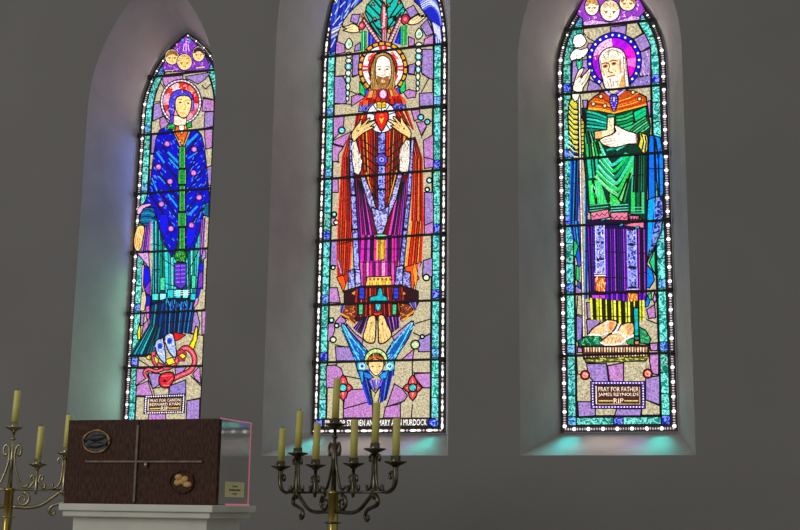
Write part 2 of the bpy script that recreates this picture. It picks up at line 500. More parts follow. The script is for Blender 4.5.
        for sd in (-1, 1):
            z = ZB + .044; rr = random.Random(s.i * 10 + sd)
            sq = sorted([ZB + .044] + [h + .012 for h in BARS])
            stops = []
            for q in sq:
                if q < teal_top: stops.append((q, q + .058, 'b'))
            segs = []
            for a, b in zip(stops, stops[1:] + [(teal_top, 0, 0)]):
                segs.append(a)
                z0, z1 = a[1], b[0]; m = max(1, round((z1 - z0) / .15))
                for k in range(m): segs.append((z0 + (z1 - z0) * k / m, z0 + (z1 - z0) * (k + 1) / m, 't'))
            for z0, z1, kd in segs:
                n = 1 if z1 < sp else 3
                zz = [z0 + (z1 - z0) * k / n for k in range(n + 1)]
                L = [(sd * edge(.046, q), q) for q in zz] + [(sd * edge(.097, q), q) for q in zz[::-1]]
                if min(abs(x) for x, _ in L) < .01: continue
                s.k += 1
                if kd == 't': s.face(L, rr.choice(pal), .95)
                else: s.face(L, rr.choice([(24, 40, 225), (30, 96, 215), (40, 140, 205)]), .9)
                s.ribbon(L, .005, None, True)
        if bottom_teal:
            xs = [-hw + .1, -.03, .03, hw - .1]
            for a, b, kd in ((xs[0], xs[1], 0), (xs[1], xs[2], 1), (xs[2], xs[3], 0)):
                L = [(a, ZB + .046), (b, ZB + .046), (b, ZB + .094), (a, ZB + .094)]
                s.k += 1; s.face(L, (20, 165, 150) if not kd else (24, 30, 215), .95); s.ribbon(L, .006, None, True)
        zb2 = ZB + (.104 if bottom_teal else .096)
        n = 20
        ins = [(-hw + .105, zb2)] + [(-edge(.105, sp + (teal_top - sp) * k / n if teal_top > sp else sp), sp + (teal_top - sp) * k / n) for k in range(n + 1)]
        s.inner = ins + [(-x, z) for x, z in ins[::-1]]
    def field(s, rgb, cap=None):
        """interior ground of sand-coloured glass inside the border"""
        s.part('background_glass', 'sand and lavender background glass')
        s.k += 1; s.face(s.inner, rgb)
        s.ribbon(s.inner, .007, None, True)
    def bars(s, hw, zs, edge):
        s.flush()
        for z in zs:
            z = 1.6 + (z - 1.6) * .9943             # the bars stand a little in front of the glass
            x = edge(z) - .002
            bm = bmesh.new(); box(bm, -x, x, -.052, -.036, z - .008, z + .008, .002)
            for sd in (-1, 1): box(bm, sd * (x - .012) - .011, sd * (x - .012) + .011, -.05, -.018, z - .016, z + .016)
            obj('saddle_bar', bm, 'iron', s.e)
    def text(s, body, pl, pr, pb, rgb, gain=1.1, y=0):
        """lettering from picture point pl to pr on the baseline, with height up to pb"""
        a, b, t = s.G(pl), s.G(pr), s.G(pb)
        cu = bpy.data.curves.new('lettering', 'FONT'); cu.body = body; cu.size = 1; cu.resolution_u = 2
        o = bpy.data.objects.new('lettering', cu); col.objects.link(o)
        dg = bpy.context.evaluated_depsgraph_get(); me = bpy.data.meshes.new_from_object(o.evaluated_get(dg))
        bpy.data.objects.remove(o); bpy.data.curves.remove(cu)
        xs = [v.co.x for v in me.vertices]; ys = [v.co.y for v in me.vertices]
        x0, x1, y0, y1 = min(xs), max(xs), min(ys), max(ys)
        s.k += 2
        for p in me.polygons:
            L = []
            for vi in p.vertices:
                v = me.vertices[vi].co
                fx = (v.x - x0) / (x1 - x0); fy = (v.y - y0) / (y1 - y0)
                L.append((a[0] + (b[0] - a[0]) * fx, a[1] + (b[1] - a[1]) * fx + (t[1] - a[1]) * fy))
            s.face(L, rgb, 0, 0, gain)
        bpy.data.meshes.remove(me)
BARS = [4.8159, 4.3556, 3.8940, 3.4400, 2.9821, 2.5803]
LAV = (154, 124, 188); LAV2 = (138, 118, 190); PINK = (182, 124, 186); SAND = (186, 174, 142); SAND2 = (205, 192, 150)
SKIN = (240, 205, 150)
# ------------------------------------------------------------------ middle window: robed figure with a red heart
RED = (214, 30, 14); ORG = (240, 84, 16); DRED = (150, 16, 14); FLAME = (252, 150, 40)
PUR = (92, 66, 196); LAVP = (140, 120, 214); MAG = (226, 30, 176); WHT = (250, 244, 240)
TUR = (10, 190, 176); CRM = (238, 222, 180)
def quilt(p, cells):
    for c, pts in cells: p.cell(c, pts, 1.0)
def middle_window():
    p = Pane(1)
    hw, sp, ap = MID_IN
    p.border(hw, sp, ap, 'dash', False, 5.32)
    p.field(SAND)
    quilt(p, [
        (PINK, [(329, 324), (336, 323), (335, 332), (332, 340), (328, 342)]),
        (PINK, [(336, 322), (342, 315), (347, 321), (344, 326), (338, 327)]),
        (PINK, [(347, 324), (356, 334), (364, 340), (362, 345), (354, 337), (348, 330)]),
        (LAV, [(336, 347), (354, 347), (357, 361), (337, 361)]),
        (PINK, [(327, 366), (336, 365), (342, 369), (344, 376), (338, 388), (327, 388)]),
        (PINK, [(346, 390), (370, 389), (373, 401), (344, 409)]),
        (PINK, [(344, 409), (373, 401), (373, 418), (344, 418)]),
        (PINK, [(400, 331), (412, 321), (414, 325), (405, 334), (395, 342), (393, 337)]),
        (LAV, [(421, 338), (431, 334), (431, 352), (419, 352), (418, 342)]),
        (PINK, [(402, 360), (415, 349), (413, 360)]),
        (PINK, [(415, 374), (431, 373), (431, 388), (424, 388), (416, 379)]),
        (PINK, [(395, 384), (403, 389), (408, 396), (405, 401), (387, 407)]),
        (PINK, [(386, 407), (401, 404), (401, 418), (384, 418)]),
        (PINK, [(337, 42), (345, 45), (346, 53), (336, 55)]),
        (LAV, [(353, 55), (360, 54), (360, 75), (353, 78)]),
        (LAV, [(335, 77), (344, 77), (347, 85), (347, 104), (335, 105)]),
        (PINK, [(352, 97), (360, 94), (366, 98), (358, 103), (352, 107)]),
        (PINK, [(334, 117), (345, 116), (344, 128), (341, 133), (334, 140)]),
        (PINK, [(334, 141), (352, 132), (350, 137), (344, 147), (334, 144)]),
        (PINK, [(333, 145), (344, 148), (339, 155), (339, 162), (333, 162)]),
        (PINK, [(333, 180), (339, 179), (339, 193), (333, 193)]),
        (PINK, [(332, 219), (336, 218), (336, 226), (332, 226)]),
        (LAV, [(332, 241), (338, 241), (338, 266), (331, 266)]),
        (PINK, [(330, 288), (338, 288), (341, 303), (330, 303)]),
        (LAV, [(351, 22), (353, 15), (361, 15), (358, 25)]),
        (LAV, [(356, 46), (361, 43), (361, 51), (355, 52)]),
        (LAV, [(406, 10), (414, 6), (419, 14), (411, 19)]),
        (LAV, [(421, 27), (428, 20), (434, 34), (427, 37)]),
        (PINK, [(425, 40), (434, 35), (434, 45), (424, 46)]),
        (PINK, [(409, 37), (415, 40), (415, 46), (409, 47)]),
        (LAV, [(423, 50), (434, 50), (434, 80), (429, 79), (422, 73)]),
        (LAV, [(409, 66), (416, 64), (415, 75), (409, 74)]),
        (PINK, [(404, 93), (409, 90), (417, 92), (416, 98), (408, 99)]),
        (LAV, [(420, 94), (434, 93), (434, 106), (420, 107)]),
        (PINK, [(412, 111), (420, 110), (421, 118), (415, 122)]),
        (PINK, [(417, 123), (426, 122), (427, 127), (422, 136)]),
        (PINK, [(424, 141), (434, 135), (434, 168), (425, 169)]),
        (LAV, [(425, 193), (434, 193), (434, 222), (425, 226)]),
        (PINK, [(425, 226), (434, 222), (434, 234), (425, 235)]),
        (LAV, [(424, 261), (433, 258), (433, 277), (423, 277)]),
    ])
    p.lines([[(329, 388), (339, 388)], [(344, 418), (344, 400)], [(413, 405), (412, 418)], [(401, 404), (404, 401)], [(336, 366), (340, 361)],
             [(345, 347), (336, 345)], [(413, 361), (413, 374)], [(432, 373), (414, 373)], [(345, 376), (370, 381)], [(336, 77), (346, 76)],
             [(416, 324), (432, 319)], [(414, 333), (424, 338)], [(424, 338), (432, 333)], [(352, 105), (336, 104)], [(349, 91), (361, 96)],
             [(334, 162), (340, 163)], [(352, 77), (361, 75)], [(423, 75), (434, 81)], [(422, 93), (429, 80)], [(409, 75), (417, 76)],
             [(426, 122), (434, 122)], [(422, 138), (427, 128)], [(425, 158), (434, 160)], [(353, 28), (362, 34)], [(345, 12), (343, 28)],
             [(363, 300), (363, 312)]], 1.0)
    for c, r in (((342.5, 131), 3.4), ((421.5, 118), 3.0), ((428, 122.5), 2.8)):
        p.disc(c, r, (40, 150, 190), None, 1.2); p.disc(c, r * .55, (160, 235, 240)); p.disc(c, r * .2, (20, 40, 70))
    for c, r, k in (((335, 215), 2.6, (20, 150, 150)), ((337, 223), 2.4, (190, 225, 150)), ((430, 181), 2.6, (150, 225, 215)), ((428, 190), 2.2, (130, 215, 215)),
                    ((427, 278), 3.2, (210, 225, 160)), ((334, 268), 2.0, (130, 215, 190)), ((332.5, 320.5), 2.4, (110, 210, 150)), ((337.5, 326), 2.2, (80, 205, 190)),
                    ((334, 340), 3.0, (205, 225, 170)), ((416, 345), 4.4, (185, 215, 140)), ((423, 337), 2.0, (80, 205, 190))):
        p.disc(c, r, k, None, 1.3); p.disc(c, r * .45, (235, 245, 215))
    # flowers low on each side
    p.part('flower_panes', 'red flower roundels with turquoise centres')
    for cx, cy in ((344, 388), (413.5, 388)):
        for a in range(4):
            ca, sa = math.cos(a * math.pi / 2), math.sin(a * math.pi / 2); L_ = 9.5 if a % 2 == 0 else 13
            q = [(cx + ca * t * L_ - sa * v * 4.6, cy + sa * t * L_ + ca * v * 4.6) for t, v in ((0, -.4), (.35, -1), (.7, -.7), (1, 0), (.7, .7), (.35, 1), (0, .4))]
            p.cell((222, 60, 70), q, 1.2)
            p.cell((240, 160, 150), [(cx + ca * t * L_ - sa * v * 4, cy + sa * t * L_ + ca * v * 4) for t, v in ((.3, -.3), (.75, 0), (.3, .3))], 0)
        p.disc((cx, cy), 4.0, (30, 180, 176), None, 1.2, .6)
    # side columns of little beads
    p.part('bead_column_panes', 'flame-topped bead columns beside the halo')
    for x0, y0, seq in ((350, 44, 0), (420, 34, 1)):
        p.cell((214, 228, 196), [(x0 - 4, y0 + 1), (x0 - 2, y0 - 3), (x0, y0 - 5), (x0 + 2.5, y0 - 2), (x0 + 3.5, y0 + 2), (x0, y0 + 6), (x0 - 3, y0 + 5)], 1.1, 3)
        p.disc((x0 + .5, y0 + 1), 1.7, (120, 205, 170), 2.2)
        y = y0 + 9
        for h, wd, c in ((6, 3.3, (205, 222, 190)), (5, 3, (225, 232, 215)), (7, 3.6, (70, 180, 190)), (6, 2.8, (225, 235, 215)), (7, 2.6, (120, 205, 195)), (7, 2.2, (205, 225, 150)), (6, 1.8, (130, 215, 205)), (5, 1.6, (215, 230, 220))):
            dx = (y - y0) * (-.03 if seq == 0 else -.03)
            p.disc((x0 + dx, y + h / 2), wd, c, h / 2, 1.1); p.disc((x0 + dx, y + h / 2), wd * .4, (235, 245, 240), h * .25)
            y += h
    # top: wings, rays and hands reaching down
    p.part('angel_wing_panes', 'blue feathered angel wings in the arch')
    BL = [(28, 52, 190), (60, 96, 214), (24, 34, 170), (110, 150, 230)]
    lw = [(331, 40), (331, 24), (336, 8), (343, -8), (366, -8), (363, 2), (356, 8), (350, 14), (345, 21), (342, 26), (338, 38), (336, 52), (331, 54)]
    rw = [(416, -8), (432, -8), (438, 6), (442, 22), (443.5, 46), (436, 46), (434, 30), (431, 22), (426, 15), (421, 8), (415, 2)]
    p.cell((26, 40, 176), lw, 1.2); p.cell((24, 34, 180), rw, 1.2)
    def feathers(rows, pal):
        for a, b, n, wd in rows:
            p.fan(a, b, n, pal, 1.0, .1)
    feathers([([(334, 6), (350, -6)], [(331, 26), (344, 20)], 4, 1), ([(344, 0), (364, -6)], [(343, 22), (357, 6)], 4, 1)], BL)
    for a, b in (((336, 15), (339, 9)), ((341, 8), (346, 3)), ((346, 13), (351, 5)), ((334, 26), (341, 17)), ((333, 33), (337, 29)), ((335, 38), (339, 31)), ((332, 48), (336, 40)), ((352, 8), (357, 1)), ((340, 26), (343, 23)), ((345, 19), (349, 12)), ((337, 4), (340, -2)), ((349, -1), (353, -6))):
        p.line([a, b], 1.25, (190, 198, 238))
    p.fan([(342, 26), (338, 36)], [(333, 30), (332, 40)], 4, [(176, 176, 228), (226, 224, 240), (150, 150, 220)], .7)
    for k in range(7):
        t = k / 6
        p.line([(420 + 4 * t, 0 + 11 * t), (428 + 4 * t, -4 + 11 * t), (436 + 3 * t, 2 + 12 * t), (440 + 2 * t, 12 + 14 * t)], 1.5, random.choice([(200, 205, 244), (150, 170, 240), (90, 110, 230)]), 3)
    for k in range(5): p.line([(434 + k * 1.5, 24 + k), (436 + k * 1.4, 34 + k * 2)], 1.4, (205, 205, 240))
    for k in range(3): p.line([(437 + k * 2, 38), (437.5 + k * 2, 46)], 1.2, (190, 200, 244))
    p.part('descending_hands_panes', 'pale hands with red cuffs reaching from turquoise wings')
    p.cell((10, 186, 170), [(366, 14), (368, 6), (371, 3), (374, 0), (383, -6), (384, 14), (383, 40), (377, 33), (371, 24)], 1.2)
    p.cell((10, 186, 170), [(387, -6), (398, -4), (403, 4), (406, 12), (402, 18), (395, 26), (389, 30), (388, 12)], 1.2)
    for a, b in (((369, 5), (384, 20)), ((367, 12), (377, 23)), ((373, 22), (384, 38)), ((375, 1), (384, 11)), ((371, 24), (381, 20)), ((378, -2), (384, 5)), ((377, 28), (384, 32))): p.line([a, b], 1.5)
    for a, b in (((404, 8), (394, 20)), ((400, 4), (391, 18)), ((396, -2), (388, 10)), ((397, 18), (390, 28)), ((402, 14), (396, 22)), ((388, 20), (396, 17))): p.line([a, b], 1.5)
    for q in ([(362, 18), (364, 14), (366, 19)], [(372, 6), (374, 3), (376, 7)], [(373, 21), (376, 18), (378, 21)], [(388, 6), (391, 4), (391, 8)], [(398, 5), (400, 1), (402, 5)]): p.cell((236, 110, 50), q, .8)
    p.cell((150, 60, 70), [(383, 6), (385, 3), (387, 8), (389, 20), (388, 30), (387, 44), (383, 44), (382, 26), (381, 18)], 1)
    p.dots([(385, 8), (385, 28)], 8, 1.3, (226, 186, 190), 1); p.dots([(387, 14), (383, 30)], 5, 1.0, (226, 186, 190), 1); p.fan([(384, 31), (387, 31)], [(383.5, 43), (387, 43)], 2, [(200, 130, 160)], .5)
    p.cell((110, 40, 50), [(363, 20), (366, 19), (382, 42), (377, 45), (372, 36)], .9); p.dots([(364, 21), (380, 43)], 9, 1.35, (222, 180, 186), 1)
    p.cell((110, 40, 50), [(403, 17), (400, 16), (389, 41), (393, 44), (397, 34)], .9); p.dots([(402, 19), (391, 43)], 9, 1.35, (222, 180, 186), 1)
    p.cell((230, 170, 70), [(388.5, 31), (392, 30), (391, 35), (389, 34)], .8)
    p.fan([(362, 32), (368, 32)], [(362, 55), (368, 48)], 3, [(20, 170, 90), (120, 230, 150), (14, 150, 80)], .7)
    p.fan([(369, 32), (376, 42)], [(369, 48), (375, 46)], 3, [(30, 40, 210), (70, 90, 230)], .7)
    p.fan([(402, 27), (408.5, 26)], [(402, 47), (408, 46)], 3, [(20, 170, 70), (100, 230, 120), (14, 160, 70)], .7)
    p.fan([(401, 28), (402, 28)], [(395, 44), (402, 46)], 3, [(26, 30, 215), (60, 70, 230)], .7)
    for hnd, cf in (([(343.5, 28), (349, 27), (353, 25), (357, 26), (360, 29), (360, 33), (354, 34), (349, 33), (344, 31.5), (348, 30)], [(360, 27), (361, 24), (364, 22), (367, 27), (364, 31), (360, 31)]),
                    ([(409, 24), (412, 20), (419, 16), (421, 15), (420, 17.5), (425, 16), (422, 18.5), (428, 17), (424, 20.5), (419, 24.5), (414, 26), (410, 25.5)], [(402, 23), (403, 17), (407, 15), (411, 19), (409, 24), (405, 26)])):
        p.cell((240, 216, 160), hnd, 1.1, 3); p.cell((206, 40, 66), cf, 1.1); p.disc((sum(q[0] for q in cf) / 6, sum(q[1] for q in cf) / 6 - .3), 1.7, (238, 130, 150))
    p.lines([[(346, 29.5), (353, 28.5)], [(349, 31.5), (354, 30.5)], [(419, 19), (414, 22)], [(423, 19.5), (416, 23.5)]], .6, (120, 80, 50))
    # halo
    p.part('halo_panes', 'gold, white and red cross halo of the robed figure')
    H = (384, 69.5)
    p.disc(H, 24.5, (40, 20, 60), 26.5, 1.2, 0, 32)
    for k in range(22):
        a = k * 360 / 22
        p.ring(H, 21.4, 23.8, (240, 160, 20), 23.4, 26, a, a + 11, 3)
    p.ring(H, 14, 20.6, (236, 232, 228), 16, 22.6, 0, 360, 32, .8)
    p.disc(H, 14.5, (206, 24, 26), 16.5, 1.0, 0, 28)
    p.ring(H, 13.5, 21.0, (216, 40, 56), 15.5, 23, 258, 284, 5, .8); p.ring(H, 15, 20, (246, 170, 180), 17, 22, 268, 274, 2)
    for a in (40, 138, 222, 318): p.ring(H, 14.6, 17, (230, 60, 50), 16.6, 19, a - 18, a + 12, 5)
    p.ring(H, 13.5, 21.0, (224, 40, 50), 15.5, 23, 172, 188, 4, .8); p.ring(H, 13.5, 21.0, (224, 40, 50), 15.5, 23, -8, 8, 4, .8); p.ring(H, 15, 20, (246, 226, 226), 17, 22, 178, 182, 2); p.ring(H, 15, 20, (246, 226, 226), 17, 22, -2, 2, 2)
    for a in (215, 235, 305, 325): p.ring(H, 15, 18, (244, 120, 110), 17, 20, a - 4, a + 4, 3)
    p.cell((20, 200, 90), [(361, 82), (367, 92), (366, 98), (361, 94)], .9); p.cell((20, 200, 90), [(406, 80), (407, 92), (402, 95), (401, 90)], .9)
    p.cell((40, 70, 210), [(366, 90), (372, 92), (370, 98), (366, 97)], .8); p.cell((40, 70, 210), [(397, 90), (401, 88), (401, 95), (398, 95)], .8)
    # head
    p.part('hair_panes', 'golden brown hair and beard')
    p.cell((168, 128, 66), [(384, 53.5), (377, 57), (373, 65), (371.5, 74), (372.5, 82), (371.5, 88), (374, 93), (379, 94), (384, 95), (390, 94), (395, 92), (396, 85), (395.5, 79), (396.5, 70), (393, 59), (389, 55)], 1.1, 3)
    p.lines([[(375, 62), (373, 76), (374, 91)], [(394, 62), (395, 76), (393, 91)], [(377, 60), (375.5, 74), (376, 88)], [(379, 57), (389, 57)]], .7, (96, 60, 26)); p.lines([[(374, 70), (372.5, 84)], [(396, 74), (395, 88)], [(377, 57.5), (384, 55)]], .8, (214, 178, 110))
    p.part('face_pane', 'bright white bearded face')
    p.cell((252, 240, 222), [(384, 57), (379, 59.5), (377, 66), (376.7, 76), (378, 83), (381, 88), (384, 89.5), (388, 88), (391, 83), (392.3, 76), (392, 66), (390, 60)], .8, 3)
    p.cell((150, 98, 46), [(377, 78), (380, 77.5), (384, 79), (388, 77.5), (391, 78.5), (389.8, 85), (387, 89.5), (384, 91), (381.2, 89.5), (378.6, 85)], .4, 2)
    p.disc((384.2, 82.4), 2.6, (236, 196, 150), 1.4); p.line([(381.5, 82.2), (387, 82.2)], .6, (150, 60, 40)); p.lines([[(380, 86), (381.5, 89.5)], [(383, 86), (383.5, 90)], [(386.5, 86), (386, 90)]], .6, (206, 160, 96))
    for ex in (380.7, 388.3):
        p.line([(ex - 2.6, 68.6), (ex, 67.6), (ex + 2.4, 68.4)], .8, (120, 76, 40)); p.disc((ex, 70.5), 1.9, (196, 160, 120), 1.0); p.disc((ex, 70.4), .9, (66, 44, 30))
    p.line([(385.6, 70), (386.2, 76.3), (383, 77)], .6, (166, 120, 80)); p.lines([[(377.4, 72), (378, 80)], [(391.6, 72), (390.6, 80)]], .9, (216, 176, 130))
    # robe
    p.part('cloak_panes', 'orange-red cloak in long vertical folds')
    REDS = [RED, ORG, RED, (250, 110, 24), DRED, RED, (236, 60, 12)]
    p.fan([(350, 136), (354, 141)], [(343, 158), (353.5, 158)], 5, REDS, .9)
    p.fan([(343, 158), (353.5, 158)], [(339, 222), (355.5, 222)], 7, REDS, .9)
    p.fan([(339, 222), (355.5, 222)], [(338, 280), (352, 272)], 7, [RED, FLAME, RED, ORG, (180, 24, 14), RED, ORG], .9, cross=(.4,))
    p.cell(ORG, [(338, 278), (344, 276), (349, 278), (347, 286), (344.5, 293), (342, 286)], .9); p.cell(RED, [(345, 276), (351, 274), (350, 280), (347, 284)], .7)
    p.fan([(412, 139), (417, 138)], [(414.5, 160), (424, 160)], 5, REDS, .9)
    p.fan([(414.5, 160), (424, 160)], [(412, 222), (425, 222)], 6, REDS, .9)
    p.fan([(412, 222), (425, 222)], [(406, 270), (423, 264)], 6, [FLAME, RED, ORG, RED, (250, 180, 50), RED], .9, cross=(.3,))
    p.cell(ORG, [(406, 268), (423, 263), (419, 272), (420, 280), (416, 283), (414, 292), (411, 283), (412, 275), (407, 274)], .9); p.cell(FLAME, [(416, 262), (419, 274), (417, 290), (415, 280), (414, 270)], .5)
    p.part('tunic_panes', 'red tunic with slanting folds and magenta skirt')
    p.cell((104, 12, 18), [(354, 142), (363, 120), (370, 100), (384, 97), (398, 100), (406, 120), (413, 142), (410, 190), (404, 290), (361, 290), (357, 190)], 1)
    p.fan([(372, 91), (396, 90)], [(362, 104), (407, 102)], 9, [RED, DRED, (226, 60, 24), RED], .8); p.fan([(371, 92), (397, 91)], [(369, 99), (400, 97)], 8, [(226, 150, 70), (206, 96, 50), (150, 30, 24)], .6)
    p.disc((384.5, 95.5), 4.2, (226, 130, 190), 5.2, 1); p.disc((384.5, 95.5), 2.4, (252, 222, 240), 3.4); p.line([(384.5, 93.5), (384.5, 98)], .7, (170, 60, 120))
    for q in ([(361, 104), (376, 101), (376, 113), (360, 113)], [(392, 101), (406, 101), (408, 112), (394, 112)]): p.cell((64, 44, 176), q, .9, 0, .8)
    p.fan([(361, 103), (376, 100)], [(360, 107), (376, 105)], 3, [RED, ORG, DRED], .8); p.fan([(392, 100), (406, 100)], [(392, 105), (408, 105)], 3, [RED, DRED, ORG], .8)
    p.fan([(358, 114), (372, 117)], [(355, 132), (362, 128)], 5, [DRED, RED, (240, 140, 50), RED], .8); p.fan([(396, 113), (409, 112)], [(406, 124), (416, 132)], 5, [RED, ORG, DRED, (240, 190, 120)], .8)
    p.fan([(360, 138), (372, 131), (379, 133)], [(364, 184), (379, 204)], 10, [RED, DRED, ORG, (110, 14, 14), FLAME, RED], .9)
    p.fan([(388, 133), (395, 131), (407, 137)], [(387, 204), (402, 182)], 10, [RED, ORG, (110, 14, 14), FLAME, RED, DRED], .9)
    for y in (140, 148, 156, 164, 172, 180, 188): p.line([(361 + (y - 140) * .12, y - 1), (379, y + 12)], 1.0); p.line([(403, y - 1), (388, y + 12)], 1.0)
    for a, b, c in (((364, 176), (379, 216), RED), ((402, 174), (388, 214), RED)): p.line([a, b], 2.2, c); p.line([(a[0] + (1 if a[0] < 380 else -1) * 4, a[1] - 2), b], 1.2, FLAME)
    # magenta skirt
    p.fan([(358, 180), (366, 186)], [(361, 262), (380, 256)], 7, [(90, 20, 120), MAG, (120, 20, 110), (200, 60, 190), (60, 10, 70), (226, 60, 190)], 1.0)
    p.fan([(400, 186), (409, 180)], [(386, 256), (404, 262)], 7, [(226, 60, 190), (60, 10, 70), (200, 60, 190), (120, 20, 110), MAG, (150, 50, 190)], 1.0)
    p.fan([(363, 236), (402, 236)], [(362, 264), (402, 264)], 12, [MAG, (90, 14, 90), (200, 60, 200), (40, 8, 50), (240, 40, 170)], .9, cross=(.5,))
    p.fan([(362, 262), (402, 262)], [(362, 288), (402, 286)], 13, [(226, 80, 180), (160, 20, 110), (246, 150, 205), MAG, (90, 14, 90)], .8, cross=(.04,))
    # stole and lavender bands
    p.part('stole_panes', 'lavender scribed bands of the robe')
    for q in ([(379.5, 134), (387, 134), (387, 155), (379.5, 155)], [(379.5, 167), (387, 167), (387, 190), (379.5, 190)], [(379.5, 191), (387, 191), (386.5, 214), (380, 214)]): p.cell((88, 76, 206), q, 1, 0, 1)
    p.cell((88, 70, 200), [(383.3 + 6.8 * math.cos(k * math.pi / 8) * (1 if k % 2 else .8), 161 + 6.8 * math.sin(k * math.pi / 8) * (1 if k % 2 else .8)) for k in range(16)], 1); p.disc((383.3, 161), 3.0, (150, 150, 235), None, .6); p.disc((383.3, 161), 1, (40, 30, 120))
    for q in ([(362, 178), (366, 176), (374, 196), (382, 224), (378, 224), (369, 203)], [(404, 176), (400, 174), (394, 194), (385, 222), (389, 222), (398, 200)]): p.cell((150, 136, 214), q, 1.1, 0, 1)
    p.cell((140, 124, 210), [(373, 208), (382, 212), (391, 207), (389, 222), (384.5, 235), (379, 235), (375, 220)], 1, 0, 1)
    for P_ in ([(351, 141), (353.5, 141), (357, 196), (352.5, 196)], [(352.5, 197), (357.5, 197), (359.5, 230), (354, 230)], [(354, 231), (359.5, 231), (361.5, 272), (356, 272)]): p.cell((112, 100, 214), P_, 1, 0, 1)
    for P_ in ([(413, 141), (415.5, 141), (412.5, 196), (408.5, 196)], [(408.5, 197), (412.5, 197), (409, 230), (405, 230)], [(405, 231), (409, 231), (405, 272), (400.5, 272)]): p.cell((112, 100, 214), P_, 1, 0, 1)
    for q in ([(350, 272), (356, 270), (357, 292), (350, 294)], [(357, 270), (362, 271), (363, 286), (357, 291)], [(398, 268), (405, 266), (404, 288), (397, 284)], [(405, 272), (412, 273), (413, 294), (404, 289)]): p.cell((130, 112, 210), q, 1, 0, 1)
    p.lines([[(350, 296), (363, 287)], [(413, 296), (397, 284)], [(340, 262), (343, 274)], [(421, 264), (420, 276)]], 1.3, (170, 150, 220))
    p.cell((24, 130, 90), [(378, 235), (387.5, 235), (387.5, 240.5), (378, 240.5)], .9); p.line([(378.5, 236.5), (387, 236.5)], 1.2, (120, 220, 170))
    p.fan([(378.5, 241), (387.5, 241)], [(378, 261), (387.5, 260)], 5, [(240, 190, 50), (206, 130, 24), (250, 206, 70)], .6)
    p.cell((240, 200, 90), [(368.5, 278), (393, 277), (393.5, 288), (368, 289)], 1)
    for k in range(6): p.cell((190, 30, 40), [(370.5 + k * 4, 279), (372 + k * 4, 282), (373.5 + k * 4, 279)], 0); p.disc((372 + k * 4, 280.6), .9, (190, 30, 40))
    p.fan([(368.5, 283), (393, 282)], [(368, 288.5), (393.5, 287.5)], 8, [(250, 214, 90), (230, 170, 50)], .4)
    # skirt base
    p.part('hem_panes', 'red fringed hem with blue and green blocks')
    p.cell((46, 10, 20), [(346, 292), (362, 287), (403, 286), (420, 292), (420, 304), (414, 316), (402, 320), (357, 322), (344, 318), (346, 304)], 1)
    p.fan([(358, 290), (404, 288)], [(356, 318), (408, 316)], 21, [(190, 30, 24), (60, 8, 14), (226, 70, 30), (120, 14, 18)], .9)
    for x in (361, 395): p.cell((44, 60, 214), [(x, 288.5), (x + 5.5, 288.5), (x + 5.5, 300), (x, 300)], 1); p.lines([[(x, 292), (x + 5, 292)], [(x, 296), (x + 5, 296)]], .6)
    for x in (360.5, 394): p.cell((60, 190, 126), [(x, 305), (x + 4.6, 305), (x + 4.4, 315.5), (x, 315.5)], 1)
    p.cell((20, 170, 184), [(371, 302), (372, 298), (379, 296), (380, 290), (382, 288), (384, 290), (385, 296), (389, 298), (390, 302)], 1)
    p.cell((20, 150, 170), [(377, 304.5), (383, 304.5), (383, 310), (380, 313), (377, 310)], .9); p.line([(378.5, 306), (380, 310), (381.5, 306)], .8, (140, 230, 230)); p.cell((226, 40, 24), [(376, 313.5), (384, 313), (384, 316), (376, 316.5)], .6)
    for q in ([(347, 305), (357, 306), (357, 324), (352, 322), (344, 315)], [(403, 304), (411, 305), (416, 312), (404, 322), (401, 318)]): p.cell((120, 50, 24), q, 1, 0, 0); p.speckle(q, 26, [(206, 110, 50), (60, 20, 14), (226, 150, 70)])
    p.lines([[(344, 315), (351, 319)], [(351, 321), (356, 325)], [(404, 321), (410, 318)], [(409, 317), (416, 312)]], 1.9, (226, 150, 50))
    p.cell((226, 150, 40), [(353, 294), (358, 291), (357, 297)], .7); p.cell((240, 150, 30), [(405, 292), (408.5, 295), (404, 297)], .7)
    p.fan([(343, 304), (348, 304)], [(342, 312), (344, 315)], 3, [(120, 110, 200), (180, 170, 220)], .7); p.fan([(411, 304), (418, 303)], [(416, 311), (418, 309)], 3, [(150, 130, 220), (90, 80, 190)], .7)
    p.fan([(364, 318), (370, 317)], [(355, 329), (364, 336)], 8, [(60, 16, 100), (150, 60, 196), (40, 10, 70), (170, 90, 205)], .8); p.fan([(388, 318), (402, 318)], [(392, 335), (402, 328)], 8, [(60, 16, 100), (160, 70, 196), (40, 10, 70), (190, 120, 210)], .8)
    # gold-glass hands, heart and sleeves
    p.part('sleeve_panes', 'white inner sleeves')
    for q in ([(353.5, 144), (358, 141), (361, 152), (364, 162), (363.5, 172), (360.5, 177), (356, 174), (354, 160)], [(402, 150), (408, 141), (412, 142), (412, 160), (410.5, 172), (407, 177), (401, 172)]):
        p.cell((226, 216, 200), q, 1.1); p.speckle(q, 16, [(120, 100, 90), (252, 246, 236), (60, 46, 46)], (1, 3), 1.4)
    p.part('heart_panes', 'white rayed glory with a red flaming heart')
    HC = (383.5, 119)
    for k in range(10):
        a0, a1 = k * 36 - 18, k * 36 + 18
        p.cell((232, 228, 232), [HC] + [(HC[0] + 14.5 * math.cos(math.radians(a)), HC[1] + 15.5 * math.sin(math.radians(a))) for a in (a0, a0 + 9, a0 + 18, a0 + 27, a1)], .9)
    p.cell((226, 26, 20), [(383.7, 133), (379.5, 126.5), (377, 121), (377.2, 115.5), (380, 112.5), (383.5, 114), (387, 112.2), (390, 115), (390.4, 120), (388, 126)], 1.2, 3); p.disc((383.6, 117), 2.2, (240, 110, 40), 1.2); p.cell((250, 190, 60), [(381, 119), (383.5, 121), (386, 119), (385, 123), (383.5, 126), (382, 123)], 0)
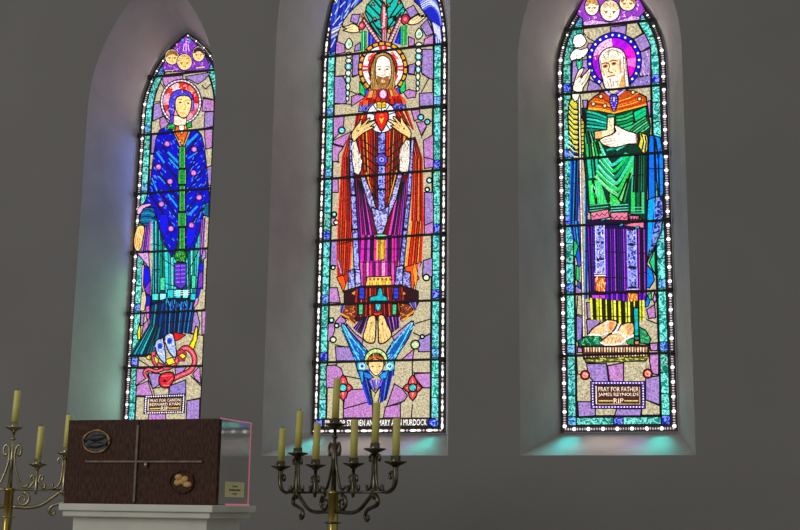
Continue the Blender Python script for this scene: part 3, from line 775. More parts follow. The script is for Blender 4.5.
    p.cell((226, 196, 40), [(378.5, 104), (382, 103.5), (384, 105), (386, 103.5), (388, 104), (388, 109.5), (384, 110), (379, 110)], .8); p.lines([[(383.5, 103), (383.5, 110)], [(379, 107), (388, 107)]], .9, (120, 70, 14))
    p.part('hand_panes', 'pale gold hands raised beside the heart')
    p.cell((238, 200, 130), [(355.5, 143), (353.5, 137), (356, 131), (361, 125), (362.5, 121.5), (364.2, 122), (363.6, 127), (369, 121.5), (371.6, 120), (372, 121.5), (368, 126), (374.5, 123), (377.5, 123), (377, 125), (372, 128.5), (376, 128), (374, 130.5), (367, 134), (361, 138.5), (357.5, 142.5)], 1, 2)
    p.cell((238, 200, 130), [(412, 140.5), (413, 134), (410, 129), (406, 124), (403.6, 119), (402.2, 119.5), (402.5, 124.5), (398, 119.5), (395.2, 118.4), (395.4, 120.4), (399, 124.4), (392.5, 121.5), (390, 121.8), (391.5, 124), (396, 127), (392.5, 127.5), (396, 130), (402, 134.5), (408, 138)], 1, 2)
    for c in ((360.5, 132.5), (406, 130.3)): p.disc(c, 1.2, (130, 70, 40), .9)
    p.lines([[(364, 127), (362, 130)], [(368, 126), (364.5, 129)], [(372, 128.5), (366, 131)], [(402.5, 124.5), (404, 128)], [(399, 124.4), (402, 128)], [(396, 127), (401, 130.5)]], .7, (150, 96, 50))
    # feet
    p.part('foot_panes', 'bare feet below the hem')
    for q in ([(371, 318), (377.5, 317), (378, 330), (377, 342), (374, 344), (370, 343.5), (366, 340.5), (365.5, 336), (368, 328)], [(380.5, 317), (386, 316.5), (389, 324), (393, 332), (393.5, 337), (389, 342), (384, 344.5), (381, 343), (380.5, 332)]): p.cell((242, 200, 126), q, 1.2, 2)
    for q in ([(373.5, 322), (372.5, 325), (374, 325)], [(384.5, 322), (383.5, 326), (385.4, 326)]): p.cell((110, 50, 30), q, 0)
    p.lines([[(368, 341), (370.5, 334)], [(371, 343), (373, 336)], [(374.5, 343), (375.5, 336)], [(383.5, 343), (382.5, 336)], [(387, 342), (385.5, 335)], [(390, 340), (388, 333)], [(373.5, 326), (371.5, 333)], [(384.5, 327), (386, 333)]], .6, (170, 110, 50))
    # cherub
    p.part('cherub_wing_panes', 'blue cherub wings below the feet')
    CY = [(20, 130, 206), (40, 180, 226), (14, 90, 190), (90, 205, 235)]
    lw = [(344, 324), (346.5, 324.5), (353, 333), (364, 345), (370, 352), (370, 361), (366, 368), (363, 379), (360, 372), (357, 360), (350, 343), (345, 332)]
    rw = [(415.5, 322), (416, 326), (410, 340), (402, 352), (397, 361), (395.5, 376), (392, 370), (388, 361), (389, 352), (395, 343), (405, 333)]
    p.cell((16, 84, 170), lw, 1.2); p.cell((16, 84, 170), rw, 1.2)
    p.speckle(lw, 46, CY + [(160, 226, 240)], (1.2, 3.0), .9); p.speckle(rw, 46, CY + [(160, 226, 240)], (1.2, 3.0), 2.2)
    p.lines([[(345, 326), (352, 342), (361, 360)], [(347, 327), (356, 341), (367, 354)]], 1.0, (100, 215, 235)); p.lines([[(414, 325), (406, 341), (397, 357)], [(412, 325), (401, 339), (391, 352)]], 1.0, (100, 215, 235))
    for x in (364.5, 392): p.ring((x, 367), 1.6, 3.2, (190, 235, 240), 1.8, 3.6); p.ring((x, 367), 3.6, 4.6, (40, 190, 220), 4, 5.2, n=12)
    BLU = [(24, 60, 215), (16, 30, 190), (60, 120, 230), (10, 20, 140)]
    p.fan([(360, 372), (372, 370)], [(371, 406), (378, 404)], 5, BLU, .8); p.fan([(384, 371), (396, 372)], [(382, 404), (389, 400)], 5, BLU, .8)
    p.cell((30, 150, 226), [(361, 371), (366, 372), (366, 383), (364, 384)], .8); p.cell((30, 130, 230), [(366, 372), (373, 375), (376, 378), (371, 380), (367, 378)], .8); p.cell((30, 150, 230), [(381, 377), (386, 373), (391, 371), (389, 379), (384, 380)], .8)
    p.fan([(371.5, 381), (386, 380)], [(376.5, 391), (380, 391)], 5, [(150, 130, 226), (110, 80, 200), (190, 180, 236)], .7)
    p.cell((206, 190, 140), [(373, 388), (378, 394), (383, 387), (382, 396), (380, 406), (376, 406), (374, 396)], 1.0); p.line([(378, 394), (376.5, 398)], .7)
    p.part('cherub_face_pane', 'small curly haired face with a green halo')
    p.ring((378.5, 362), 8, 11.8, (170, 205, 110), 8, 12.5, 170, 370, 20, 1.0)
    for k in range(7): p.ring((378.5, 362), 9, 11, (220, 235, 170), 9, 11.6, 178 + k * 27, 190 + k * 27, 2)
    p.cell((170, 84, 30), [(370, 366), (370, 361), (373, 357), (378.5, 355.5), (384, 357), (387, 361), (387, 366), (378, 362)], .9, 2)
    p.cell((246, 206, 140), [(371, 363), (374, 360.5), (378.5, 359.5), (383, 360.5), (386, 363), (385.5, 369), (382, 374), (378.7, 376.5), (375, 374), (371.7, 369)], .8, 2)
    p.speckle([(370, 364), (372, 357), (378, 355), (385, 357), (387, 364), (378, 361)], 16, [(226, 130, 50), (120, 50, 14)], (.6, 1.3))
    for x in (375.3, 382): p.disc((x, 367.3), 1.3, (150, 84, 40), .8)
    p.line([(378.8, 367.5), (379.3, 370.5)], .6, (200, 140, 80)); p.line([(376.8, 373), (380.6, 373)], .8, (206, 80, 50))
    # inscription along the foot
    p.part('inscription_pane', 'white lettering along the foot of the window')
    p.cell((66, 58, 56), [(326, 419.5), (432, 418.5), (432, 427), (326, 428)], 1)
    p.cell((36, 36, 214), [(318.5, 420), (325, 420), (325, 427.5), (318.5, 427.5)], 1, 0, .8); p.disc((434.6, 423), 4.3, (24, 50, 226), 4.2, 1); p.speckle([(432, 420), (437.5, 420), (437.5, 426), (432, 426)], 6, [(120, 170, 250), (190, 220, 255)], (.8, 1.4))
    p.text('PRAY FOR STEPHEN AND MARY ANN MURDOCK', (328, 426.7), (429, 425.8), (328, 420.8), (250, 246, 240), 1.3)
    p.flush()
    dz = ap - sp; c_ = (dz * dz - hw * hw) / (2 * hw); R_ = hw + c_
    p.bars(hw, BARS, lambda z: hw if z < sp else math.sqrt(R_ ** 2 - (z - sp) ** 2) - c_)
    return p
middle_window()
# ------------------------------------------------------------------ right window: bearded man in a green cloak with a lily staff
def cherub_head(p, c, r, hair, skin, ry=None, tilt=0):
    ry = ry or r
    p.disc(c, r * 1.12, (244, 236, 226), ry * 1.12, .9, 0, 20)
    p.disc(c, r, skin, ry, 0, 0, 20)
    k = [(c[0] + r * math.cos(math.radians(a + tilt)), c[1] + ry * math.sin(math.radians(a + tilt))) for a in range(180, 361, 20)]
    p.cell(hair, k + [(c[0] + r * .75, c[1] - ry * .05), (c[0] + r * .3, c[1] - ry * .35), (c[0] - r * .3, c[1] - ry * .35), (c[0] - r * .8, c[1] - ry * .02)], 0)
    p.speckle(k + [(c[0] + r * .5, c[1] - ry * .3), (c[0] - r * .5, c[1] - ry * .3)], 12, [tuple(int(v * .6) for v in hair), tuple(min(255, int(v * 1.3)) for v in hair)], (.5, 1.1))
    for sx in (-.42, .42):
        p.line([(c[0] + (sx - .2) * r, c[1] + ry * .08), (c[0] + (sx + .2) * r, c[1] + ry * .08)], .9, (150, 96, 44)); p.disc((c[0] + sx * r, c[1] + ry * .2), r * .13, (170, 110, 50))
    p.line([(c[0], c[1] + ry * .15), (c[0] + r * .06, c[1] + ry * .45)], .6, (196, 140, 80)); p.line([(c[0] - r * .18, c[1] + ry * .65), (c[0] + r * .2, c[1] + ry * .65)], .8, (190, 100, 60))
def right_window():
    p = Pane(2)
    hw, sp, ap = SIDE_IN
    p.border(hw, sp, ap, 'bead', True, 4.93)
    p.field(SAND)
    quilt(p, [
        (LAV, [(611, 28), (627, 26), (626, 38), (611, 39)]), (LAV, [(634, 40), (645, 34), (651, 47), (641, 53)]),
        (LAV, [(641, 53), (651, 49), (651, 76), (640, 77)]), (LAV2, [(631, 79), (651, 76), (651, 87), (631, 88)]),
        (PINK, [(589, 44), (598, 44), (592, 54), (588, 60), (586, 52)]), (LAV, [(573, 62), (590, 60), (590, 80), (580, 80), (572, 84)]),
        (LAV, [(590, 80), (600, 86), (604, 92), (587, 93)]), (LAV, [(583, 101), (588, 101), (587, 110), (584, 110)]), (PINK, [(647, 103), (651, 101), (651, 118), (648, 116)]),
        (LAV, [(576, 286), (583, 290), (583, 296), (576, 295)]), (LAV2, [(577, 316), (583, 318), (582, 342), (577, 342)]), (LAV, [(587, 303), (592, 303), (592, 318), (588, 320)]),
        (LAV, [(587, 320), (604, 318), (596, 328), (588, 335)]), (PINK, [(578, 347), (584, 349), (583, 353), (578, 353)]),
        (PINK, [(647, 310), (655, 305), (656, 318), (649, 319)]), (PINK, [(650, 344), (658, 343), (658, 351), (651, 351)]), (PINK, [(650, 354), (659, 354), (659, 375), (652, 374), (650, 362)]),
        (LAV, [(587, 364), (607, 364), (609, 382), (594, 382), (589, 376)]), (PINK, [(608, 366), (624, 363), (624, 382), (610, 382)]),
        (LAV, [(646, 378), (660, 376), (660, 405), (646, 400)]), (LAV, [(578, 402), (592, 402), (596, 406), (596, 416), (579, 417)]), (LAV, [(617, 409), (642, 409), (641, 416), (615, 416)]),
        (PINK, [(655, 292), (657, 300), (655, 304), (653, 300)]),
    ])
    p.lines([[(584, 34), (590, 40), (598, 44)], [(598, 44), (609, 38)], [(628, 37), (634, 40)], [(634, 40), (643, 34)], [(577, 374), (588, 376)], [(577, 402), (577, 376)], [(646, 400), (660, 406)], [(642, 409), (642, 417)],
             [(596, 407), (617, 409)], [(624, 364), (624, 382)], [(577, 356), (578, 374)], [(649, 377), (660, 376)], [(578, 315), (583, 316)], [(584, 30), (584, 40)], [(578, 297), (577, 316)], [(647, 320), (657, 324)]], 1.0)
    p.speckle([(584, 31), (609, 28), (608, 36), (598, 43), (588, 38)], 12, [(150, 130, 110), (220, 205, 170)], (.8, 2)); p.speckle([(642, 55), (650, 52), (650, 75), (641, 76)], 14, [(225, 190, 230), (130, 90, 170)], (1, 2.5), 1.3); p.speckle([(633, 81), (650, 79), (650, 86), (633, 87)], 12, [(210, 180, 230), (110, 80, 160)], (1, 2))
    p.part('cherub_panes', 'three cherub heads in violet feathers at the arch top')
    p.cell((150, 60, 190), [(583, 27), (583, 20), (577, 15), (582, 4), (590, -8), (600, -18), (612, -24), (624, -20), (634, -10), (642, 4), (646, 12), (641, 17), (641, 20.5)], 1)
    p.speckle([(584, 26), (578, 16), (590, -6), (612, -22), (632, -10), (645, 12), (640, 20)], 110, [(226, 170, 236), (244, 214, 246), (96, 40, 170), (200, 60, 190), (120, 50, 180)], (.8, 2.0))
    p.cell((214, 160, 226), [(584, 27), (584, 23), (592, 21), (602, 22), (610, 24), (622, 21), (632, 17), (640, 18), (640, 21), (612, 24.5)], .6); p.speckle([(585, 26), (592, 22), (610, 25), (632, 18), (639, 20)], 14, [(245, 220, 250), (150, 70, 190)], (.8, 1.6))
    cherub_head(p, (592.5, 8), 6.5, (206, 150, 70), (252, 236, 208), 8, -15); cherub_head(p, (628, 4), 7.5, (170, 96, 40), (252, 226, 180), 7.5, 20); cherub_head(p, (610.5, 12), 9.0, (234, 196, 150), (253, 240, 218), 9.6)
    p.part('lily_panes', 'white lilies on a green stalk')
    p.cell((14, 170, 150), [(577, 32), (582, 30), (583, 36), (577, 37)], .6)
    for q in ([(573, 43), (576, 37), (581, 35), (585, 38), (587, 43), (584, 47), (580, 49), (576, 48)], [(570.5, 58), (573, 53), (577, 50), (582, 51), (588, 49), (589, 52), (586, 57), (582, 60), (576, 61), (572, 62)]):
        p.cell((254, 252, 250), q, 1.0, 3, 0, 1.15); p.speckle(q, 6, [(214, 200, 205)], (.8, 1.6))
    p.cell((20, 176, 130), [(577, 60), (580, 63), (583, 58), (583, 66), (581, 72), (579, 72), (577, 66)], .8); p.lines([[(580, 63), (580, 71)]], .7, (150, 230, 190))
    p.part('halo_panes', 'magenta halo ringed in blue with white dots')
    H = (615, 62.5)
    p.disc(H, 23, (196, 20, 200), 24.5, .8, 0, 30)
    p.ring(H, 13, 22, (250, 190, 226), 15, 23, 200, 262, 10); p.speckle([(594, 58), (598, 48), (606, 42), (613, 40), (612, 46), (603, 52), (598, 64)], 26, [(226, 40, 170), (250, 225, 240), (206, 60, 190)], (.7, 1.6))
    p.ring(H, 13, 22, (176, 10, 226), 15, 23, 268, 318, 8); p.ring(H, 13, 22, (240, 20, 206), 15, 23, 318, 352, 8); p.ring(H, 13, 22, (236, 110, 206), 15, 23, 352, 375, 6); p.ring(H, 13, 22, (236, 10, 206), 15, 23, 15, 40, 6); p.ring(H, 13, 22, (150, 10, 206), 15, 23, 140, 185, 6)
    p.ring(H, 22.2, 27, (26, 14, 196), 23.4, 28.6, 122, 412, 40, .9)
    for k in range(19):
        a = 128 + k * 15.3
        p.disc((H[0] + 24.6 * math.cos(math.radians(a)), H[1] + 26 * math.sin(math.radians(a))), 1.15, (236, 236, 252), 1.15, 0, 0, 8, 1.3)
    p.part('head_panes', 'white haired and bearded head')
    hd = [(600, 66), (599.5, 60), (602, 54), (607, 50), (614, 48.5), (620, 50), (625, 54), (627, 61), (628, 70), (629.5, 80), (629.5, 88), (622, 90), (614, 90), (606, 90), (603.5, 82), (601.5, 74)]
    p.cell((232, 224, 210), hd, 1.0, 2, 0, 1.0)
    p.cell((246, 222, 180), [(603, 66), (605, 60), (612, 58), (619, 60), (622, 66), (622, 76), (616, 79), (606, 79), (603, 72)], 0)
    p.cell((240, 232, 218), [(605, 79), (609, 77), (615, 77), (621, 76), (623, 82), (620, 88), (612, 89.5), (607, 87)], 0, 2, 0, 1.1)
    p.cell((230, 170, 90), [(622, 78), (626, 74), (626, 88), (619, 89)], 0); p.cell((240, 232, 220), [(624, 58), (627, 62), (628, 74), (629.5, 88), (626, 88), (625, 74)], .5)
    for a, b in ((606, 67.6), (614.5, 65)): p.disc((a, b), 2.8, (190, 120, 60), 1.8); p.disc((a, b), 1.4, (60, 34, 18), 1.1); p.line([(a - 3.4, b - 2.2), (a, b - 3.4), (a + 3.4, b - 2.6)], 1.5, (130, 78, 34))
    p.line([(610.4, 66), (609, 73), (613, 74.4)], 1.2, (160, 98, 48)); p.line([(608, 78.4), (611, 77.6), (615, 77)], 1.5, (150, 70, 36)); p.line([(620.5, 62), (621.4, 74)], 1.8, (206, 130, 64)); p.line([(604, 72), (605, 77)], 1.2, (214, 150, 86)); p.lines([[(604, 56), (606, 60)], [(610, 52), (609, 57)], [(617, 52), (619, 57)], [(608, 83), (610, 88)], [(614, 83), (614, 88)], [(619, 82), (618, 87)], [(601, 62), (603, 74)], [(626, 60), (627, 76)], [(606, 54), (613, 51), (621, 54)], [(611, 80), (612, 88)]], .8, (150, 112, 74))
    # cloak and robe, from back to front
    p.part('mantle_panes', 'blue mantle at both sides')
    BL = [(0, 110, 240), (10, 60, 214), (0, 150, 240), (6, 40, 160)]
    p.fan([(571, 160), (582, 158)], [(570, 222), (579, 226)], 6, BL, 1.0); p.fan([(573, 147), (577, 145)], [(572, 158), (578, 158)], 2, BL, .8); p.fan([(570, 222), (580, 222)], [(575, 248), (583, 262)], 4, [(20, 60, 190), (60, 110, 220), (0, 150, 226)], .9)
    p.cell((12, 80, 210), [(576, 254), (580, 246), (582, 266), (579, 268)], .8); p.cell((16, 200, 110), [(575, 240), (579, 247), (576, 258), (574.5, 256)], .8); p.cell((16, 200, 110), [(577, 266), (580, 268), (580, 281), (577, 281)], .8); p.cell((30, 90, 200), [(578, 282), (581, 283), (582, 290), (579, 288)], .8)
    p.fan([(585.5, 160), (589, 160)], [(585.5, 300), (588.5, 299)], 2, [(0, 130, 230), (10, 70, 170)], .8, cross=(.2, .4, .66))
    p.cell((0, 110, 250), [(649, 136), (654.5, 137), (656, 198), (649, 201)], 1.2); p.cell((0, 130, 250), [(655, 137), (661, 139), (664, 160), (664, 195), (659, 200), (657, 180)], 1.1); p.line([(656, 140), (659, 160), (660, 198)], 1.4); p.line([(661, 150), (658, 170)], 1.2, (6, 50, 170)); p.line([(649, 170), (663, 170)], .9)
    p.cell((0, 160, 246), [(648.5, 201), (656, 198), (655, 214), (652, 240), (648, 264), (646.5, 262), (647, 230)], 1.0); p.cell((20, 40, 170), [(656, 198), (663, 198), (664, 216), (662, 232), (656, 246), (648, 262), (652, 240), (654, 222)], 1.0, 0, .9); p.line([(655, 204), (655, 222), (650, 250)], 1.0, (60, 140, 240))
    p.cell((16, 200, 130), [(650, 263), (655.5, 249), (656, 276), (652, 268)], 1.0); p.line([(647.5, 264), (655, 277)], 1.3, (110, 215, 140)); p.cell((0, 120, 240), [(646.5, 264), (653, 272), (655, 281), (650, 289), (646.5, 288)], 1.0); p.cell((0, 120, 230), [(646, 296), (651, 300), (649, 307), (646, 308)], .9); p.cell((20, 200, 120), [(648, 296), (652, 293), (652, 301), (650, 300)], .8)
    p.part('robe_panes', 'violet robe with lavender scribed panels')
    p.cell((30, 10, 70), [(588, 221), (648, 221), (647, 301), (630, 303), (590, 300)], 1)
    VI = [(110, 10, 236), (50, 14, 180), (160, 20, 240), (70, 20, 200), (196, 60, 240)]
    p.fan([(588.5, 226), (594.5, 226)], [(591, 292), (595.5, 292)], 4, VI, 1.0, cross=(.3, .64)); p.fan([(606.5, 230), (627, 230)], [(607.5, 292), (628.5, 293)], 11, VI, 1.0, cross=(.37, .78)); p.fan([(639, 230), (645, 230)], [(640, 298), (646, 297)], 4, [(190, 50, 240), (90, 10, 200), (206, 110, 236)], 1.0, cross=(.36, .65))
    p.fan([(593, 296), (606, 296)], [(593, 299), (606, 299)], 2, [(196, 60, 220)], .6); p.fan([(607, 294), (628, 295)], [(607, 300), (628, 302)], 9, VI, 1.0); p.fan([(640, 294), (645, 294)], [(640, 301), (645, 301)], 3, VI, .8)
    for z0, z1, xa in ((226, 243, 595.5), (243.5, 260, 595.8), (260.5, 274, 596.2)): p.cell((76, 60, 205), [(xa, z0), (xa + 10, z0), (xa + 10.2, z1), (xa + .3, z1)], 1, 0, 1); p.lines([[(xa + .7, z0), (xa + 1, z1)], [(xa + 9.4, z0), (xa + 9.6, z1)]], 1.0, (206, 206, 240)); p.speckle([(xa + 1, z0 + 1), (xa + 9, z0 + 1), (xa + 9, z1 - 1), (xa + 1, z1 - 1)], 13, [(226, 220, 246), (170, 170, 236)], (1, 2.2))
    for z0, z1, xa in ((231, 245, 627), (246, 268, 627.4), (269, 288, 628)): p.cell((70, 50, 200), [(xa, z0), (xa + 10, z0), (xa + 10.4, z1), (xa + .4, z1)], 1, 0, 1); p.lines([[(xa + .7, z0), (xa + 1, z1)], [(xa + 9.6, z0), (xa + 9.9, z1)]], 1.0, (170, 170, 240)); p.speckle([(xa + 1, z0 + 1), (xa + 9, z0 + 1), (xa + 9, z1 - 1), (xa + 1, z1 - 1)], 14, [(190, 190, 244), (140, 140, 232)], (1, 2.2))
    for x0, y0, y1 in ((595.5, 278, 292), (628, 294, 308)):
        p.cell((226, 110, 24), [(x0, y0), (x0 + 11, y0), (x0 + 11.4, y1), (x0 + 8, y1 + 1), (x0 + 1, y1)], 1); p.speckle([(x0 + .5, y0 + 1), (x0 + 10.5, y0 + 1), (x0 + 10.5, y1 - .5), (x0 + .5, y1 - .5)], 30, [(250, 190, 60), (170, 50, 14), (246, 226, 190), (206, 70, 20)], (1, 2.4), 1.55)
        p.dots([(x0, y0 - 1.4), (x0 + 11, y0 - 1.6)], 8, .75, (240, 226, 240)); p.line([(x0, y0 - 3.6), (x0 + 11, y0 - 3.8)], 1.0, (206, 196, 236))
    p.fan([(591, 299), (606, 300), (628, 303), (645, 301)], [(592, 320), (606, 322), (628, 325), (645, 321)], 19, [(226, 230, 20), (30, 26, 6), (206, 214, 20), (240, 240, 80), (40, 34, 10)], 1.0); p.line([(593, 317), (645, 318)], .7)
    p.part('cloak_panes', 'green cloak hanging in folds')
    GR = [(16, 170, 120), (6, 110, 70), (30, 200, 150), (10, 90, 60), (40, 214, 130)]
    p.cell((6, 50, 36), [(583, 110), (590, 110), (614, 116), (648, 106), (651, 128), (648, 162), (647, 222), (628, 214), (610, 212), (590, 214), (585, 160)], 1.2)
    p.fan([(583, 110), (586, 114)], [(588, 160), (602, 156)], 5, [(40, 190, 120), (8, 110, 70), (20, 160, 130), (90, 210, 150)], 1.2)
    for k, c in enumerate([(30, 190, 160), (12, 140, 120), (50, 210, 185), (16, 150, 130), (30, 200, 170), (10, 130, 110)]):
        p.line([(588.5, 113.5 + 3.6 * k), (597, 115.5 + 3.3 * k), (604, 118.2 + 2.9 * k), (609, 120 + 2.5 * k)], 1.9, c, 4)
    for k, c in enumerate([(20, 170, 90), (60, 206, 120), (12, 140, 80), (20, 190, 110), (70, 206, 130)]):
        p.line([(618, 119 + 3.2 * k), (626, 117.4 + 3.3 * k), (633, 114 + 3.5 * k)], 1.9, c, 4)
    p.cell((0, 206, 130), [(634, 114), (647, 108), (647.5, 117), (636, 124)], 1.1); p.line([(636, 119), (647, 112)], 1.0, (6, 120, 80))
    for k, c in enumerate([(70, 196, 120), (30, 150, 90), (110, 214, 150), (40, 170, 100), (80, 200, 130)]):
        p.line([(628 + 3 * k, 133 + .5 * k), (636 + 2.4 * k, 126 + 1.4 * k), (646 + .9 * k, 119.5 + 2.2 * k)], 1.3, c, 4)
    p.cell((20, 150, 120), [(608, 116), (616, 116), (616, 119), (608, 119)], .7)
    p.fan([(588, 160), (598, 158)], [(590, 180), (600, 178)], 3, [(30, 206, 160), (16, 150, 110)], 1.4); p.fan([(588, 146), (601, 143)], [(588, 158), (606, 157)], 6, [(20, 200, 80), (8, 110, 60), (110, 220, 120)], 1.4)
    p.fan([(589.5, 182), (601, 182)], [(591, 206), (608, 205)], 2, [(30, 220, 90), (60, 214, 120)], 1.8); p.speckle([(590, 184), (600, 184), (606, 204), (592, 205)], 14, [(160, 246, 210), (10, 160, 70), (90, 240, 120)], (1.5, 4), 1.4)
    for k, c in enumerate([(30, 180, 150), (14, 120, 96), (70, 206, 180)]):
        p.line([(608 + 5 * k, 152 - .2 * k), (618 + 5 * k, 148.5 - 1.6 * k), (628 + 3 * k, 141 - 1.5 * k)], 1.8, c, 4)
    vee = [(50, 206, 170), (20, 196, 90), (16, 150, 100), (60, 210, 150), (40, 200, 80), (110, 220, 130)]
    for k, c in enumerate(vee):
        S, Mm, E = (603 - 1.2 * k, 151 + 5.4 * k), (612.5 + 1.5 * k, 166.5 + 6.2 * k), (627 + 2.4 * k, 155.5 + .8 * k)
        p.line([S, ((S[0] + Mm[0]) / 2 - .8, (S[1] + Mm[1]) / 2 + 1), Mm, ((E[0] + Mm[0]) / 2 + .6, (E[1] + Mm[1]) / 2 + 1), E], 3.0, c, 5)
        p.line([S, ((S[0] + Mm[0]) / 2 - .2, (S[1] + Mm[1]) / 2), (Mm[0] - .6, Mm[1] - 1.6)], .8, (150, 235, 205), 4)
    p.fan([(626, 184), (633, 172)], [(616, 200), (626, 204)], 3, [(30, 200, 90), (110, 214, 120), (20, 150, 80)], 1.4)
    p.fan([(634, 157), (645, 155)], [(632, 194), (645, 194)], 6, [(40, 200, 150), (8, 110, 60), (60, 210, 170), (10, 90, 60)], 1.5, cross=(.55,)); p.fan([(632, 194), (645, 194)], [(632, 213), (645, 214)], 3, [(30, 206, 90), (8, 100, 60), (60, 200, 120)], 1.5)
    p.cell((30, 200, 90), [(610, 194), (617, 198), (622, 204), (620, 207), (611, 207)], 1.0); p.speckle([(611, 196), (617, 199), (621, 206), (611, 206)], 8, [(140, 220, 60), (90, 230, 120)], (.8, 1.6))
    for y in (206, 209, 211.5): p.line([(591, y + 1), (609, y - 1)], .9, (70, 190, 140)); p.line([(612, y + 1), (629, y)], .9, (90, 214, 180)); p.line([(632, y + 3), (645, y + 3)], .8, (80, 200, 150))
    for q in ([(591.5, 214), (609.5, 210.5), (610.5, 219), (592.5, 222)], [(611.5, 214), (629, 213.5), (629, 222), (612, 221.5)], [(630, 217), (640, 217.5), (640, 221), (630, 221)], [(624, 227), (633, 224), (645, 222), (645, 230), (640, 229), (630, 228)]):
        p.cell((226, 120, 150), q, 1)
        x0, x1 = q[0][0], q[1][0]; y0 = (q[0][1] + q[2][1]) / 2 + 1
        p.line([(x0 + 1 + (x1 - x0 - 2) * k / 6, y0 + (1.6 if k % 2 else -1.2) + (q[1][1] - q[0][1]) * k / 8) for k in range(7)], .9, (110, 20, 80))
    for q in ((604, 221), (622, 226.5), (638, 229)): p.cell((40, 170, 200), [(q[0] - 3, q[1] + 1.5), (q[0], q[1] - 1.5), (q[0] + 3, q[1] - 1.2), (q[0] + 1, q[1] + 1)], .6)
    p.part('collar_panes', 'orange yoke with a lavender jewelled collar')
    yk = [(588.5, 111), (589.5, 104), (595, 99), (603, 93.5), (614, 99), (626, 92), (637, 94), (647, 99), (648, 107), (632, 111), (615, 115.5), (600, 111.5)]
    p.cell((190, 70, 16), yk, 1.2)
    for k in range(6):
        t = k / 5
        p.line([(589.5 + 6 * t, 110 - 11 * t), (601 + 3 * t, 110.5 - 10 * t), (611, 113 - 8 * t)], 1.0, [(250, 180, 40), (226, 110, 20), (130, 20, 14)][k % 3]); p.line([(647 - 8 * t, 106 - 11 * t), (633 - 2 * t, 110 - 10 * t), (618, 113 - 9 * t)], 1.0, [(226, 120, 30), (190, 40, 14), (250, 170, 50)][k % 3])
    p.lines([[(590, 111), (600, 111.8), (615, 115), (632, 110.6), (647, 106.6)]], 1.5, (246, 170, 40))
    for c in ((602, 98.5), (594.5, 106), (606, 108), (640.5, 101), (634, 94.5)): p.disc(c, 2.1, (206, 130, 90), None, .7); p.disc(c, 1.2, (246, 226, 200))
    p.cell((250, 220, 170), [(606, 91), (622, 91), (614.5, 96.5)], .7)
    p.fan([(603, 91.5), (606, 91.5)], [(612, 100), (614.5, 96.5)], 1, [(110, 96, 214)], .8, 0, 1); p.fan([(622, 91.5), (627, 91.5)], [(614.5, 96.5), (617, 100)], 1, [(110, 96, 214)], .8, 0, 1); p.lines([[(604, 92), (613, 99)], [(626, 92), (616, 99)]], 1.0, (200, 196, 240))
    p.cell((70, 40, 200), [(612, 97), (617.5, 97), (619, 102), (618, 108), (615, 113), (612, 108), (611, 102)], 1.1, 2); p.cell((210, 206, 250), [(614, 99), (616, 99), (616, 104), (614, 104)], .4); p.dots([(612.5, 99), (611.8, 104), (615, 112), (618, 104), (617, 99)], 11, .6, (170, 160, 240))
    p.part('sleeve_panes', 'yellow sleeves')
    for q, a in (([(571, 103), (575, 100), (579, 106), (579.5, 158), (576, 152), (570, 134), (569, 118)], 0), ([(582, 118), (585.5, 124), (585.5, 155), (582, 158)], 0)):
        p.cell((206, 196, 50), q, 1.1)
    for y in range(106, 156, 5): p.line([(570, y), (574, y + 5), (579, y + 6)], 1.3); p.line([(570.5, y + 2), (575, y + 7), (579, y + 8)], .8, (240, 236, 130))
    for y in range(122, 156, 4): p.line([(582, y + 1), (585.5, y)], .9)
    p.cell((214, 206, 60), [(640, 134), (648, 137), (649, 142), (648.5, 152), (646, 157), (643, 154), (639, 148), (641, 141)], 1.1); p.lines([[(642, 136), (645, 142), (643, 152)], [(646, 138), (647, 145), (646, 154)]], 1.1); p.line([(644, 137), (646, 144), (644, 153)], .9, (245, 240, 150))
    p.part('staff_pane', 'long pale staff')
    p.cell((246, 238, 226), [(579.5, 98), (581.6, 98), (583.2, 200), (586.2, 338), (584, 338), (581, 200)], .9, 0, 0, 1.0); p.lines([[(580, y), (584, y)] for y in (123, 144, 170, 194, 211, 233, 264, 293, 320)], .7, (130, 70, 70)); p.line([(582.6, 160), (585.9, 336)], .6, (190, 150, 120))
    p.part('square_pane', 'cream carpenter square held in front')
    p.cell((244, 224, 176), [(608.5, 119.5), (615.5, 119), (615.5, 134), (611, 140), (596, 141), (595.5, 133.5), (608, 131.5)], 1.1); p.cell((240, 180, 110), [(596, 134), (603, 133), (603, 140), (596.5, 140.6)], 0); p.line([(608.5, 132), (615, 133)], .6, (206, 150, 100))
    p.part('hand_panes', 'pale hands, one raised to the lilies and one holding the square')
    p.cell((252, 240, 218), [(574, 93), (575, 86), (577, 79), (580, 72.5), (584, 70), (585.4, 70.6), (583, 76), (582, 80), (587, 75), (590.6, 71), (592.3, 71.5), (591, 78), (588, 85), (584.5, 90), (583, 94.5)], 1.1, 2, 0, 1.05); p.cell((252, 244, 230), [(573, 95), (582, 94.6), (579, 102), (576, 104), (573.5, 100)], .9)
    p.lines([[(578, 82), (582, 74)], [(580, 85), (585.5, 77)], [(582, 88), (589, 79)], [(585, 72), (580, 80)]], .8, (150, 96, 50)); p.line([(590, 74), (586, 83)], 1.2, (226, 170, 100))
    p.cell((253, 240, 222), [(601, 141.5), (607, 138.5), (613, 136.5), (617, 133), (615.5, 129.5), (617, 127), (623, 130.5), (630, 133.5), (637.5, 136), (638.5, 145), (630, 146), (623, 148), (616, 149.5), (611, 149), (605, 147), (602, 144.5)], 1.1, 2, 0, 1.05)
    p.lines([[(602.5, 142.5), (612, 140.5)], [(603, 144.8), (613, 143)], [(606, 147), (615, 145.5)], [(612, 149), (620, 146)]], .7, (190, 116, 70)); p.line([(617, 128), (622, 133), (619, 136)], .7, (206, 150, 110)); p.line([(637, 137), (637.5, 145)], 1.6, (176, 120, 96))
